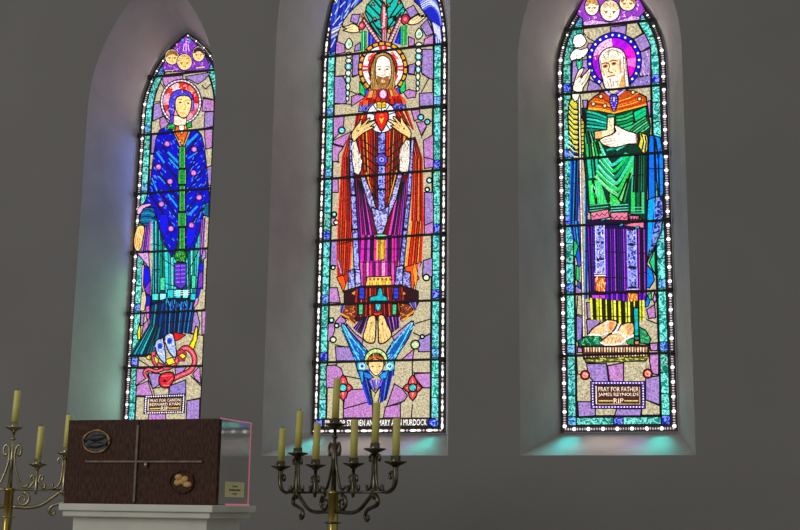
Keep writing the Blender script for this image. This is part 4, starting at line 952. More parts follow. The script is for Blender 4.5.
    p.part('foot_panes', 'sandalled feet on green turf')
    p.cell((14, 90, 60), [(579, 342), (586, 338), (600, 336), (606, 344), (604, 347), (580, 347)], 1); p.speckle([(580, 342), (588, 338), (602, 337), (604, 346), (581, 346)], 40, [(40, 170, 110), (10, 60, 40), (90, 196, 140)], (1, 2))
    p.cell((30, 140, 90), [(640, 328), (646, 331), (652, 340), (650, 345), (641, 344)], 1); p.speckle([(641, 330), (646, 333), (651, 341), (642, 343)], 16, [(80, 186, 110), (14, 80, 50)], (1, 2)); p.cell((30, 150, 90), [(627, 341), (635, 339), (635, 346), (629, 345)], .8)
    p.cell((242, 196, 140), [(591, 333), (596, 328), (603, 324), (608, 321), (617, 322), (618, 326), (613, 334), (608, 335), (600, 336), (592, 336)], 1.1, 2); p.lines([[(590.5, 335.8), (602, 336.2), (609, 334.5)], [(609, 322), (606.5, 326), (608.5, 334)]], 1.4, (250, 240, 232)); p.cell((216, 140, 80), [(610, 323), (616, 323), (613, 332), (609.5, 330)], 0)
    p.cell((242, 200, 146), [(602, 343), (606, 339), (612, 335), (618, 334), (622, 326), (634, 324), (635, 334), (628, 340), (622, 344), (612, 346), (605, 345.5)], 1.1, 2); p.lines([[(602, 343.5), (606, 345.6), (614, 346.2), (622, 344.4), (628, 340), (634.5, 336)], [(621, 324.5), (618, 331), (614, 334.5), (620, 333), (625, 337), (628, 340)]], 1.5, (250, 242, 236)); p.cell((232, 160, 96), [(627, 326), (634, 325), (634, 333), (629, 336)], 0)
    p.lines([[(605, 342), (608, 338)], [(608, 344), (611, 338)], [(612, 344.5), (614.5, 338)], [(616, 344), (618, 338)], [(619, 343), (621, 338)]], .8, (206, 130, 80))
    p.cell((0, 170, 170), [(634.5, 309), (639.5, 309), (640, 337), (635.5, 337)], 1.1); p.cell((20, 150, 130), [(635.5, 337.5), (640, 337.5), (640, 341), (635.7, 341)], .8); p.cell((236, 130, 80), [(636, 342), (640, 342), (640, 345.5), (636, 345.5)], .7); p.cell((252, 238, 220), [(636, 345.5), (640.3, 345.5), (640.5, 352), (636.2, 352)], .7)
    p.part('fence_panes', 'cream wattle fence under the turf')
    p.cell((70, 36, 30), [(583, 348), (650, 346), (650, 358), (585, 360)], 1)
    for k in range(23):
        x = 586 + k * 2.75
        p.cell([(236, 200, 150), (250, 226, 190), (206, 150, 96), (246, 210, 170)][k % 4], [(x, 348.5), (x + 1.7, 348.3), (x + 1.4, 353), (x + .3, 353)], 0); p.cell([(246, 226, 200), (190, 130, 80), (236, 190, 140)][k % 3], [(x + .3, 355.2), (x + 1.8, 355), (x + 1.6, 358), (x + .5, 358.2)], 0)
    p.cell((96, 100, 30), [(586, 359.5), (649, 357.5), (647, 362), (587, 363.5)], .9); p.speckle([(587, 360), (648, 358), (646, 361.5), (588, 363)], 36, [(190, 196, 60), (226, 220, 110), (50, 50, 14)], (.8, 1.6), .2)
    p.part('rose_panes', 'small red rose roundels')
    for c in ((586.5, 376), (648.8, 374.5)): p.disc(c, 4.5, (190, 20, 24), None, 1.1); p.ring(c, 1.6, 3.0, (246, 150, 130), a1=360, n=8); p.disc(c, 1.4, (226, 60, 50)); p.speckle([(c[0] - 2.4, c[1] - 2.4), (c[0] + 2.4, c[1] - 2.4), (c[0] + 2.4, c[1] + 2.4), (c[0] - 2.4, c[1] + 2.4)], 5, [(252, 215, 190)], (.5, .9))
    plaque(p, (592, 382.5), (646, 382.5), (646.5, 409), (592.5, 409), ['PRAY FOR FATHER', 'JAMES REYNOLDS', 'RIP'], (96, 60, 190))
    side_bars(p)
def plaque(p, tl, tr, br, bl, rows, edge):
    p.part('inscription_panel', 'lettered memorial panel low in the window')
    p.cell((46, 26, 60), [tl, tr, br, bl], .9)
    def mixp(a, b, t): return (a[0] + (b[0] - a[0]) * t, a[1] + (b[1] - a[1]) * t)
    def at(u, v): return mixp(mixp(tl, tr, u), mixp(bl, br, u), v)
    for a, b, n in ((at(.02, .05), at(.98, .05), 17), (at(.02, .95), at(.98, .95), 17), (at(.035, .1), at(.035, .9), 8), (at(.965, .1), at(.965, .9), 8)):
        p.line([a, b], 1.6, edge); p.dots([a, b], n, .7, (240, 234, 244))
    p.cell((72, 34, 30), [at(.085, .14), at(.915, .14), at(.915, .86), at(.085, .86)], .7)
    C = (246, 224, 196)
    p.line([at(.10, .18), at(.10, .82)], 1.1, C); p.lines([[at(.1, .84), at(.9, .84)], [at(.9, .2), at(.9, .84)]], .7, (206, 170, 120))
    p.text(rows[0], at(.14, .365), at(.88, .365), at(.14, .2), C, 1.15)
    p.text(rows[1], at(.14, .575), at(.88, .575), at(.14, .42), C, 1.15)
    p.text(rows[2], at(.42, .81), at(.6, .81), at(.42, .63), C, 1.15)
    p.lines([[at(.15, .72), at(.4, .72)], [at(.62, .72), at(.86, .72)]], 1.2, (214, 196, 110))
def side_bars(p):
    p.flush()
    hw, sp, ap = SIDE_IN
    dz = ap - sp; c_ = (dz * dz - hw * hw) / (2 * hw); R_ = hw + c_
    p.bars(hw, BARS, lambda z: hw if z < sp else math.sqrt(R_ ** 2 - (z - sp) ** 2) - c_)
right_window()
# ------------------------------------------------------------------ left window: haloed woman in a blue mantle above a serpent
def left_window():
    p = Pane(0)
    hw, sp, ap = SIDE_IN
    p.border(hw, sp, ap, 'bead', True, 4.93)
    p.field(SAND)
    quilt(p, [
        (PINK, [(163, 78), (184, 76), (184, 80), (176, 83), (168, 88), (165, 86)]), (LAV, [(187, 77), (212, 73), (206, 80), (199, 85), (190, 80), (187, 80)]),
        (PINK, [(204, 99), (215, 101), (215, 112), (203, 112)]), (LAV, [(155, 105), (162, 103), (163, 110), (164, 117), (154, 122)]), (PINK, [(161, 119), (165, 117), (170, 124), (169, 132), (163, 132), (161, 126)]),
        (LAV, [(206, 113), (215, 112), (214, 127), (205, 129)]), (LAV, [(153, 135), (161, 133), (158, 143), (157, 154), (152, 154)]), (PINK, [(205, 129), (214, 128), (213, 148), (207, 150)]),
        (LAV, [(208, 168), (213, 166), (212, 186), (209, 186)]), (PINK, [(151, 170), (153.5, 172), (151, 192), (150, 192)]), (LAV, [(202, 262), (207, 258), (207, 248), (203, 254)]),
        (PINK, [(203, 311), (207, 308), (207, 335), (203, 335)]), (LAV, [(194, 313), (198, 312), (201, 324), (199, 336), (191, 333)]), (PINK, [(142, 314), (146, 313), (144, 326), (142, 326)]), (PINK, [(145, 324), (149, 320), (150, 328), (145, 338), (143, 334)]),
        (PINK, [(138, 369), (146, 369), (148, 378), (137, 386)]), (PINK, [(138, 386), (149, 381), (154, 396), (137, 396)]), (LAV, [(149, 373), (162, 374), (162, 384), (154, 389), (150, 381)]),
        (LAV2, [(171, 386), (187, 380), (187, 394), (170, 395)]), (LAV, [(176, 368), (188, 367), (184, 372), (177, 375)]), (PINK, [(194, 374), (201, 366), (202, 384), (196, 379)]), (LAV, [(202, 367), (206, 362), (206, 366)]),
        (LAV, [(188, 401), (201, 399), (200, 431), (187, 431)]), (PINK, [(150, 414), (167, 414), (167, 425), (149, 425)]), (PINK, [(137, 428), (150, 425), (150, 434), (136, 434)]), (LAV, [(167, 425), (187, 425), (187, 434), (167, 434)]),
    ])
    p.lines([[(162, 84), (167, 91), (166, 94)], [(203, 86), (207, 90), (214, 83)], [(154, 103), (162, 102)], [(214, 100), (204, 98)], [(137, 397), (150, 397)], [(149, 372), (156, 396)], [(154, 389), (163, 387)], [(170, 388), (170, 396)],
             [(187, 380), (187, 396)], [(192, 376), (202, 386)], [(188, 401), (202, 398)], [(152, 155), (158, 155)], [(207, 150), (214, 148)], [(208, 168), (213, 166)], [(140, 360), (150, 366)], [(191, 334), (206, 336)]], 1.0)
    p.part('cherub_panes', 'three cherub heads in violet feathers at the arch top')
    vp = [(165, 73), (164, 66), (170, 56), (177, 46), (187, 36.5), (196, 43), (205, 54), (211, 66), (210, 71)]
    p.cell((120, 50, 180), vp, 1); p.speckle(vp, 100, [(226, 120, 220), (196, 90, 220), (70, 40, 180), (240, 180, 240), (150, 60, 190)], (.7, 1.8))
    for c, r in (((184, 41), 1.2), ((191, 41), 1.4)): p.disc(c, r, (30, 150, 220))
    for x in (-3, 0, 3): p.line([(187.5 + x * .6, 42 + abs(x)), (187.5 + x, 52)], 1.1, (240, 190, 244))
    for q in ([(166, 72.5), (167, 71), (176, 71), (177, 71.8)], [(196, 70), (198, 68), (206, 67), (207, 69)]): p.cell((226, 200, 160), q, .5)
    cherub_head(p, (173.5, 58), 6.4, (150, 96, 46), (246, 204, 130), 7, -10); cherub_head(p, (200, 55), 5.6, (54, 30, 40), (248, 210, 140), 7, 12); cherub_head(p, (186, 63), 6.8, (226, 176, 96), (248, 206, 130), 7.4)
    p.part('halo_panes', 'red and white halo in a silver ring')
    H = (182.5, 103)
    p.disc(H, 20.5, (196, 176, 206), 22.5, 1.2, 0, 32); p.disc(H, 18.2, (226, 150, 176), 20.2, .8, 0, 30)
    p.dots([(H[0] + 19.3 * math.cos(math.radians(a)), H[1] + 21.4 * math.sin(math.radians(a))) for a in range(100, 440, 12)], 34, .75, (250, 244, 250))
    for a0, a1, c in ((262, 300, (224, 30, 20)), (300, 325, (240, 120, 90)), (325, 365, (220, 30, 20)), (205, 235, (224, 60, 40)), (150, 170, (214, 40, 40)), (20, 45, (226, 90, 110)), (235, 262, (250, 200, 210))): p.ring(H, 11, 17.4, c, 12, 19.4, a0, a1, 6, .5)
    p.speckle([(166, 108), (166, 98), (172, 88), (182, 84), (194, 90), (199, 102), (198, 112), (192, 106), (190, 94), (180, 90), (172, 98), (171, 112)], 50, [(250, 235, 240), (252, 200, 200), (206, 20, 20), (240, 150, 60), (250, 244, 246)], (.5, 1.3))
    p.part('veil_panes', 'violet blue veil')
    p.cell((80, 60, 214), [(171, 104), (173, 96), (178, 91.5), (185, 91), (192, 94), (195, 99), (195, 104), (191, 100), (185, 96.5), (179, 98), (177, 104), (176, 114), (173.5, 116), (170.5, 112)], 1, 2); p.speckle([(172, 104), (174, 96), (180, 92), (190, 93), (194, 100), (185, 95), (178, 98), (175, 112), (171, 110)], 18, [(190, 180, 246), (40, 20, 170)], (.7, 1.5))
    p.cell((90, 50, 200), [(172, 116), (176, 116), (175, 124), (171, 126)], .8); p.cell((120, 90, 214), [(193.5, 100), (196, 102), (195, 112), (192, 112)], .7)
    p.part('face_pane', 'pale gold face turned aside')
    p.cell((250, 214, 140), [(177, 104), (179, 98.5), (185, 96.5), (191, 98), (193.4, 103), (192.5, 110), (190, 116), (186, 119), (181.5, 117.5), (178, 112)], 1, 2)
    for a, b in ((182, 103.6), (190, 104.4)): p.line([(a - 2.6, b - 2.6), (a, b - 3.4), (a + 2, b - 2.8)], .8, (130, 84, 40)); p.disc((a, b), 1.8, (226, 176, 110), 1); p.disc((a, b), 1.0, (70, 44, 26), .8)
    p.line([(186.6, 103), (187.4, 110), (184.6, 111)], .7, (196, 130, 70)); p.line([(182, 114), (186, 114.3)], 1.0, (190, 80, 50)); p.line([(178.6, 106), (180.5, 114)], 1.1, (226, 166, 90))
    p.cell((246, 226, 196), [(175.5, 117), (180, 117), (186, 120), (188.5, 118), (188, 127), (175, 129)], .9); p.line([(177, 122), (187, 121)], .6, (196, 160, 130))
    # skirt first
    p.part('skirt_panes', 'turquoise skirt in straight folds')
    TQ = [(20, 190, 200), (10, 120, 150), (70, 220, 220), (8, 90, 120), (30, 200, 190)]
    p.cell((10, 60, 80), [(155, 216), (205, 216), (203, 262), (199, 302), (186, 300), (170, 300), (153, 306), (155, 260)], 1)
    p.fan([(154, 220), (162, 224)], [(155, 302), (161, 298)], 5, TQ, 1.0, cross=(.3, .62)); p.fan([(162, 240), (167, 250)], [(162, 278), (167, 278)], 2, [(10, 130, 100), (14, 100, 90)], .9, cross=(.4,)); p.cell((60, 206, 150), [(162, 278), (167, 278), (167, 291), (162, 291)], .9)
    p.fan([(166.5, 248), (178, 258)], [(168, 300), (178, 300)], 4, [(50, 206, 206), (20, 160, 170), (120, 230, 226)], 1.0, cross=(.25, .7)); p.fan([(188, 262), (202, 224)], [(190, 300), (199, 300)], 6, [(50, 200, 200), (10, 110, 110), (90, 220, 220), (20, 150, 120), (40, 200, 190)], 1.0, cross=(.35, .7)); p.cell((60, 206, 160), [(193.5, 276), (198, 276), (197.5, 289), (193.5, 289)], .9)
    for k in range(6): p.cell([(60, 220, 215), (150, 240, 235), (20, 196, 210)][k % 3], [(154 + k * 7.7, 294 - (4 if 1 < k < 5 else 0)), (161 + k * 7.4, 294 - (4 if 1 < k < 5 else 0)), (160.5 + k * 7.4, 301), (154 + k * 7.6, 301)], 1.0)
    for y in (292, 294, 296): p.line([(176, y), (191, y - 1)], .8, (215, 250, 246))
    p.cell((84, 40, 190), [(176.5, 264), (188.5, 264), (188, 286), (183, 290), (176.5, 286)], 1.1); p.lines([[(178, y), (187, y - .5)] for y in (267, 271, 275, 279, 283)], 1.2, (150, 110, 220)); p.line([(182.5, 266), (182.5, 285)], 1, (60, 20, 150))
    p.part('underskirt_panes', 'dark blue striped underskirt sweeping to the left')
    DB = [(8, 30, 90), (10, 90, 180), (6, 20, 60), (20, 130, 210), (8, 60, 130)]
    p.cell((6, 22, 56), [(153, 304), (170, 299), (190, 299), (197, 303), (193, 334), (178, 332), (168, 337), (160, 350), (150, 357), (131, 357), (143, 340), (152, 324)], 1.2)
    p.fan([(165, 302), (197, 303)], [(164, 336), (192, 333)], 15, DB, 1.1, cross=(.3, .62))
    p.fan([(154, 306), (166, 304)], [(152, 326), (163, 326)], 4, [(10, 60, 130), (16, 150, 150), (6, 30, 80)], 1.2)
    p.fan([(151, 325), (163, 327)], [(132, 355), (157, 354)], 8, [(6, 70, 90), (14, 170, 180), (8, 100, 130), (20, 190, 190), (6, 40, 70)], 1.3)
    p.speckle([(165, 300), (195, 302), (193, 312), (165, 312)], 26, [(60, 110, 220), (30, 180, 220)], (1, 2.4), 1.5)
    p.part('mantle_panes', 'deep blue mantle with violet roundels')
    m = [(162, 131), (167, 129), (174, 131), (181, 146), (181, 190), (181, 236), (178, 250), (174, 258), (168, 246), (163, 234), (158, 216), (150, 212), (143, 208), (147, 203), (150, 196), (152, 188), (154, 172), (156, 155), (158, 141)]
    m2 = [(188, 146), (194, 131), (200, 132), (204, 137), (207, 150), (209, 168), (211, 190), (213, 205), (206, 216), (201, 236), (196, 250), (189, 251), (187.5, 236), (187.5, 190)]
    for q in (m, m2):
        p.cell((12, 10, 186), q, 1.2)
        p.speckle(q, 170, [(90, 150, 255), (6, 6, 110), (40, 70, 240), (70, 140, 246), (6, 6, 120), (8, 8, 150), (10, 20, 250), (60, 170, 250)], (.6, 1.7), .9 if q is m else 2.2)
    for a, b in (((158, 150), (180, 182)), ((156, 165), (180, 200)), ((154, 182), (180, 218)), ((165, 148), (181, 170)), ((153, 196), (178, 232)), ((188, 176), (204, 150)), ((188, 196), (208, 168)), ((188, 214), (210, 186)), ((188, 232), (210, 204)), ((188, 156), (200, 140))): p.line([a, b], 1.5)
    for a, b, wd in (((190, 146), (200, 136), 3), ((171, 154), (181, 164), 2.4), ((172, 160), (181, 170), 1.6), ((160, 154), (167, 164), 2.2), ((191, 160), (200, 154), 1.4), ((171, 196), (180, 208), 2), ((192, 216), (200, 208), 2.4), ((155, 180), (160, 192), 1.6), ((162, 178), (168, 185), 1.2)): p.line([a, b], wd, (20, 150, 240))
    for q in ([(163, 216), (170, 216), (172, 228), (167, 238), (163, 230)], [(190, 228), (200, 224), (197, 240), (193, 248), (189, 246)]): p.cell((18, 14, 226), q, .6)
    for c in ((170, 145.5), (197, 151), (161.5, 168.5), (173, 183), (196.5, 174.5), (164.5, 205.5), (202, 199), (174, 230), (194.5, 226.5)):
        p.disc(c, 3.3, (30, 20, 120), None, .5); p.disc(c, 2.8, (196, 90, 200), None, .4); p.ring(c, .6, 1.5, (246, 170, 220), n=8); p.disc(c, .6, (120, 30, 150))
    p.part('tunic_panes', 'orange collar over a green panel')
    p.cell((24, 150, 60), [(170, 127), (176, 125), (179, 128), (178, 131), (170, 131)], 1); p.cell((24, 160, 70), [(189, 126), (194, 123), (195, 129), (190, 130)], 1); p.speckle([(170, 128), (177, 126), (178, 130), (171, 131)], 7, [(90, 210, 120), (10, 90, 40)])
    p.cell((226, 96, 16), [(179, 127), (185, 130), (189, 126), (191, 134), (188, 142), (185.5, 148.5), (182, 142), (177.5, 134)], 1.1); p.speckle([(180, 129), (185, 132), (189, 128), (190, 134), (185, 146), (179, 134)], 18, [(250, 180, 60), (170, 40, 14)], (.7, 1.5)); p.cell((250, 240, 224), [(182, 127), (187, 127), (187.5, 131), (185, 137), (182, 131)], .7); p.disc((182.5, 143), .9, (250, 230, 190))
    for y0, y1, a in ((148, 170, 3.4), (171, 186, 4.2), (187, 213, 3.2), (214, 228, 4.4), (229, 251, 3.2)):
        p.cell((30, 140, 50), [(184.8 - a + 1.0, y0), (184.8 + a, y0), (184.8 + a, y1), (184.8 - a + .8, y1)], 1.1); p.lines([[(184.8 - a + 1.6, y0 + 1), (184.8 - a + 1.5, y1 - 1)], [(184.8 + a - .6, y0 + 1), (184.8 + a - .6, y1 - 1)]], .6, (120, 214, 110)); p.dots([(185, y0 + 1), (185, y1 - 1)], 4, .7, (10, 60, 20))
    p.disc((183.5, 257), 6.2, (20, 120, 40), 6.6, 1.1); p.speckle([(179, 253), (188, 253), (188, 262), (179, 262)], 26, [(70, 190, 80), (6, 60, 20), (120, 206, 90)], (.7, 1.5))
    p.part('sleeve_panes', 'turquoise striped sleeves with violet drapery')
    for q, f in (([(144, 214), (148, 209), (157, 209), (159, 216), (154, 224), (149, 228), (143, 224)], 1), ([(207, 206), (212, 203), (212, 218), (207, 217), (205, 212)], 0)):
        p.cell((8, 90, 140), q, 1.2)
        for k in range(5): p.line([(q[0][0] + 1 - (k * .3), q[0][1] - 2 + k * 3.2), ((q[0][0] + q[3][0]) / 2, q[0][1] - 3 + k * 3.4), (q[3][0] - 1, q[0][1] + k * 2.6)], 1.0, (30, 150, 200) if k % 2 else (6, 20, 50))
    p.cell((230, 160, 206), [(140.5, 212), (144, 207), (153, 205), (154, 207), (147, 210), (144, 215), (141, 216)], .9, 2)
    p.fan([(149, 228), (155, 222)], [(145, 254), (153, 252)], 4, [(176, 90, 210), (120, 50, 180), (196, 120, 220)], 1.0); p.cell((206, 150, 214), [(140, 254), (152, 252), (153, 270), (150, 266)], 1); p.cell((18, 14, 220), [(147.5, 266), (153, 270), (154, 282), (148, 290), (146.5, 280)], 1); p.cell((130, 50, 210), [(148, 290), (154, 281), (153.5, 296), (150, 295)], 1); p.cell((20, 20, 200), [(150, 296), (154, 297), (153.5, 308), (149, 308)], 1); p.cell((206, 100, 206), [(149, 308), (153, 306), (153, 320), (150, 320)], .9)
    p.fan([(205, 222), (209, 218)], [(202, 258), (207, 254)], 3, [(160, 80, 200), (206, 120, 216)], .9); p.cell((30, 20, 215), [(202, 266), (207, 262), (206, 290), (200, 290)], .9); p.cell((120, 50, 205), [(202, 275), (206, 272), (206, 288), (201, 290)], .8); p.cell((206, 130, 206), [(199, 300), (202, 296), (201, 305), (196, 310)], .8); p.cell((30, 30, 190), [(200, 290), (204, 290), (202, 298), (199, 300)], .7)
    p.cell((206, 190, 150), [(145, 293), (148.5, 292), (150, 300), (148, 312), (143.5, 312)], .9); p.cell((214, 160, 190), [(145.5, 266), (147.5, 266), (146.5, 290), (144.8, 290)], .7)
    p.part('hand_pane', 'pale gold hand held down')
    p.cell((242, 196, 120), [(142, 227), (147, 227), (148, 232), (146.5, 240), (145.5, 247), (143, 252), (140, 252.5), (138, 249), (137.2, 244), (138, 237), (140, 230)], 1.1, 2); p.lines([[(141, 240), (140, 250)], [(143.5, 240), (142.6, 250)], [(139.4, 238), (138.6, 246)], [(143, 230), (145, 237)]], .7, (160, 96, 44))
    p.part('moon_panes', 'yellow crescent moon')
    for q in ([(143, 324), (144.4, 330), (144, 340), (141.5, 341), (140.8, 334)], [(199, 327), (201, 328), (200.5, 340), (197, 350), (194.5, 350.5), (192, 348), (196, 340)]): p.cell((246, 220, 20), q, 1.1)
    p.part('serpent_panes', 'red serpent coiled under the feet')
    SR = (206, 60, 80)
    def snake(path, wd): p.line(path, wd + 2.2, BLACK, 6); p.line(path, wd, SR, 6); p.line(path, wd * .35, (226, 120, 130), 6)
    snake([(157, 354), (158, 362), (164, 367), (172, 368), (180, 362), (184, 352), (190, 349), (196, 354), (198, 362), (194, 371), (184, 376), (178, 379)], 4.6)
    snake([(150, 378), (148, 373), (152, 370), (160, 372), (166, 370)], 2.6)
    p.cell((190, 50, 70), [(180, 352), (186, 350), (190, 354), (188, 362), (182, 362)], .7)
    p.cell((206, 30, 50), [(162.5, 380), (164, 375.5), (170, 373), (176, 373.5), (178, 378), (175.5, 384), (171, 388.5), (166.5, 388), (163, 385)], 1.3, 2); p.disc((168.3, 381.7), 1.7, (40, 14, 18), 1.3); p.lines([[(165, 377), (175, 376)], [(171, 384), (176, 379)], [(166, 386), (173, 386)]], .8, (240, 130, 130))
    for q in ([(157, 356), (162, 360), (161, 366), (158.5, 362)], [(168, 361), (176, 358), (179, 364), (172, 366)], [(182, 356), (186, 354), (190, 357), (186, 360)], [(149.5, 358), (153, 355), (154, 361), (151, 360)]): p.cell((244, 220, 40), q, .9)
    p.cell((214, 20, 24), [(177, 333), (189, 336), (182, 341), (178, 342)], .9)
    p.part('foot_panes', 'blue and white patterned shoes')
    for q, c in (([(158.5, 345), (162, 340), (166.5, 341), (168.5, 350), (169.5, 362), (167.5, 364), (161, 356)], (163.6, 347)), ([(168, 338), (173, 334.5), (177, 336), (179, 346), (180, 356), (177, 358), (171, 350)], (173, 342))):
        p.cell((170, 186, 226), q, 1.2, 2); p.speckle(q, 22, [(240, 244, 250), (40, 80, 210), (100, 140, 226), (250, 250, 252)], (.6, 1.4)); p.disc(c, 2.6, (40, 70, 206), 3.2); p.disc(c, 1.2, (20, 40, 160), 1.6)
    plaque(p, (148.5, 396.5), (189, 395), (188, 413.5), (147.5, 414.5), ['PRAY FOR CANON', 'BERNARD RYAN', 'RIP'], (60, 30, 90))
    side_bars(p)
left_window()
# ------------------------------------------------------------------ marble pedestal, tabernacle
TY = -2.45                                     # front plane of the tabernacle
def px(x, y, Y=TY): return at_plane(x, y, Y)
SY = -2.56
sx0, sx1 = px(58.5, 506, SY).x, px(212.5, 506, SY).x
mx0, mx1 = px(62.5, 511, SY + .02).x, px(210, 511, SY + .02).x
kx0, kx1 = px(73, 520, SY + .08).x, px(207, 520, SY + .08).x
zt = px(130, 504.2, SY).z
SB = -2.13
ped = thing('marble_pedestal', 'pale veined marble pedestal carrying the dark wooden tabernacle', 'pedestal', ((sx0 + sx1) / 2, (SY + SB) / 2, 0))
ox, oy = ped.location.x, ped.location.y
bm = bmesh.new(); box(bm, sx0 - ox, sx1 - ox, SY - oy, SB - oy, zt - .030, zt, .004); obj('top_slab', bm, 'marble', ped)
bm = bmesh.new()
box(bm, mx0 - ox, mx1 - ox, SY + .02 - oy, SB - .02 - oy, zt - .056, zt - .030, .005)
obj('moulding', bm, 'marble', ped)
bm = bmesh.new(); box(bm, kx0 - ox, kx1 - ox, SY + .08 - oy, SB - .03 - oy, .12, zt - .056, .003); obj('column', bm, 'marble', ped)
bm = bmesh.new(); box(bm, kx0 - .06 - ox, kx1 + .06 - ox, SY + .02 - oy, SB + .02 - oy, 0, .12, .01); obj('plinth', bm, 'marble', ped)

tx0, tx1 = px(66.2, 462).x, px(217.6, 462).x
th = px(140, 419.6).z - zt
TD = .315
tab = thing('tabernacle', 'dark carved wooden tabernacle with a brass cross and two oval medallions', 'tabernacle', ((tx0 + tx1) / 2, TY, zt + .001))
W2 = (tx1 - tx0) / 2
def L(x, y):                                    # picture point -> tabernacle front face
    q = px(x, y); return q.x - tab.location.x, q.z - tab.location.z
bm = bmesh.new(); box(bm, -W2, W2 - .012, .022, TD, 0, th, .003); obj('body', bm, 'wood', tab)
xs = L(137, 462)[0]
bm = bmesh.new(); box(bm, -W2, xs - .0015, 0, .024, 0, th, .003); dl = obj('door', bm, 'wood', tab)
bm = bmesh.new(); box(bm, xs + .0015, W2, 0, .024, 0, th, .003); dr = obj('door', bm, 'wood', tab)
# brass cross over the seam
z0, z1 = L(137, 502)[1], L(138, 425)[1]
bm = bmesh.new(); box(bm, xs - .0075, xs + .0045, -.009, 0, max(.004, z0), z1, .002); obj('cross_upright', bm, 'dullbrass', tab)
a, b = L(86, 461.5), L(203, 461.2)
bm = bmesh.new(); box(bm, a[0], b[0], -.0095, -.001, a[1] - .0055, a[1] + .0045, .002); obj('cross_arm', bm, 'dullbrass', tab)
h = L(147, 465)
bm = bmesh.new(); lathe(bm, [(0, -.012), (.008, -.010), (.0095, 0), (.008, .010), (0, .013)], 0, 0, 14)
for v in bm.verts: v.co = Vector((v.co.x + h[0], v.co.y * .9 - .011, v.co.z + h[1]))
k = obj('door_knob', bm, 'brass', tab, True)
def medallion(c, ra, rb, rimr, name, label, tilt=0):
    bm = bmesh.new(); n = 36
    pts = [(c[0] + ra * math.cos(t) * math.cos(tilt) - rb * math.sin(t) * math.sin(tilt), -.006, c[1] + ra * math.cos(t) * math.sin(tilt) + rb * math.sin(t) * math.cos(tilt)) for t in [2 * math.pi * i / n for i in range(n)]]
    f = bm.faces.new([bm.verts.new((x, -.003, z)) for x, y, z in pts])
    bmesh.ops.extrude_face_region(bm, geom=[f])
    for v in bm.verts[n:]: v.co.y = .001
    return obj(name, bm, 'wood' if label == 'wood' else 'blackfish', tab), pts
c = L(97.0, 441.5)
m1, pts = medallion(c, .068, .049, .005, 'fish_medallion', 'x', -.02); m1['label'] = 'dark oval fish medallion with a worn gold rim'
bm = bmesh.new(); tube(bm, pts + [pts[0]], [.0052 + .0018 * math.sin(i * .9) for i in range(37)], 8); obj('rim', bm, 'gold', m1, True)
# two fish lying head to tail
for s, dz, rz in ((1, .016, .12), (-1, -.016, .05)):
    bm = bmesh.new(); prof = [(-.056, .016), (-.048, .004), (-.036, .007), (-.012, .015), (.016, .015), (.040, .008), (.052, .0012)]
    rows = []
    for x, hh in prof:
        rows.append([bm.verts.new((c[0] + s * x, -.004 - .009 * math.cos(t) * min(1, hh / .008), c[1] + dz + s * x * rz + hh * math.sin(t))) for t in [math.pi * (i / 6 - .5) for i in range(7)]])
    for A_, B_ in zip(rows, rows[1:]):
        for i in range(6): bm.faces.new((A_[i], A_[i + 1], B_[i + 1], B_[i]))
    obj('fish', bm, 'blackfish', m1, True)
c2 = L(182.2, 482)
m2, pts = medallion(c2, .058, .047, .004, 'loaves_medallion', 'wood', -.1); m2['label'] = 'dark oval medallion with five golden loaves'
bm = bmesh.new(); tube(bm, pts + [pts[0]], .0042, 8); obj('rim', bm, 'wood', m2, True)
for (lx, ly), rx, rz in (((179.3, 477.2), .0175, .0135), ((185.6, 479.0), .0165, .0135), ((178.3, 482.6), .0165, .0135), ((182.6, 481.6), .013, .012), ((188.0, 484.4), .022, .0125)):
    q = L(lx, ly); bm = bmesh.new(); bmesh.ops.create_uvsphere(bm, u_segments=16, v_segments=10, radius=1)
    for v in bm.verts: v.co = Vector((q[0] + math.copysign(abs(v.co.x) ** .8, v.co.x) * rx, -.006 + v.co.y * .010, q[1] + v.co.z * rz))
    obj('loaf', bm, 'loaf', m2, True)
# polished side with its pink edge strips and card
bm = bmesh.new(); box(bm, W2 - .011, W2, .026, TD, .002, th, .001); sd = obj('side_panel', bm, 'side', tab); sd['label'] = 'clear polished side panel edged in pink'
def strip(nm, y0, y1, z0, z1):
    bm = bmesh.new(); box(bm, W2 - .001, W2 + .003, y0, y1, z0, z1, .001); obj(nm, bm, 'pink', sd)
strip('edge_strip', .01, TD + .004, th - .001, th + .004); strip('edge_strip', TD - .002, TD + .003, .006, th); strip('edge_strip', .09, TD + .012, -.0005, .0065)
def side_pt(x, y):                               # picture point -> side plane (y, z)
    X = tab.location.x + W2; d = view_ray(x, y); k = (X - EYE.x) / d.x; q = EYE + d * k
    return q.y - tab.location.y, q.z - tab.location.z
A, B = side_pt(225.3, 481.5), side_pt(243.5, 497.5)
bm = bmesh.new(); box(bm, W2, W2 + .002, A[0], B[0], B[1], A[1]); cd = obj('card', bm, 'paper', sd)
bm = bmesh.new()
def letters(y0, y1, z0, zh, n, seed):             # the card's print is too small to read: strokes of small type
    r = random.Random(seed)
    for k in range(n):
        ya = y0 + (y1 - y0) * k / n; yb = ya + (y1 - y0) / n * r.uniform(.55, .85)
        box(bm, W2 + .0018, W2 + .0026, ya, yb, z0, z0 + zh * r.uniform(.7, 1))
cw, ch = B[0] - A[0], A[1] - B[1]
letters(A[0] + cw * .36, A[0] + cw * .66, B[1] + ch * .66, ch * .1, 5, 1); letters(A[0] + cw * .2, A[0] + cw * .8, B[1] + ch * .42, ch * .12, 10, 2); letters(A[0] + cw * .38, A[0] + cw * .62, B[1] + ch * .18, ch * .1, 4, 3)
obj('card_lettering', bm, 'ink', cd)

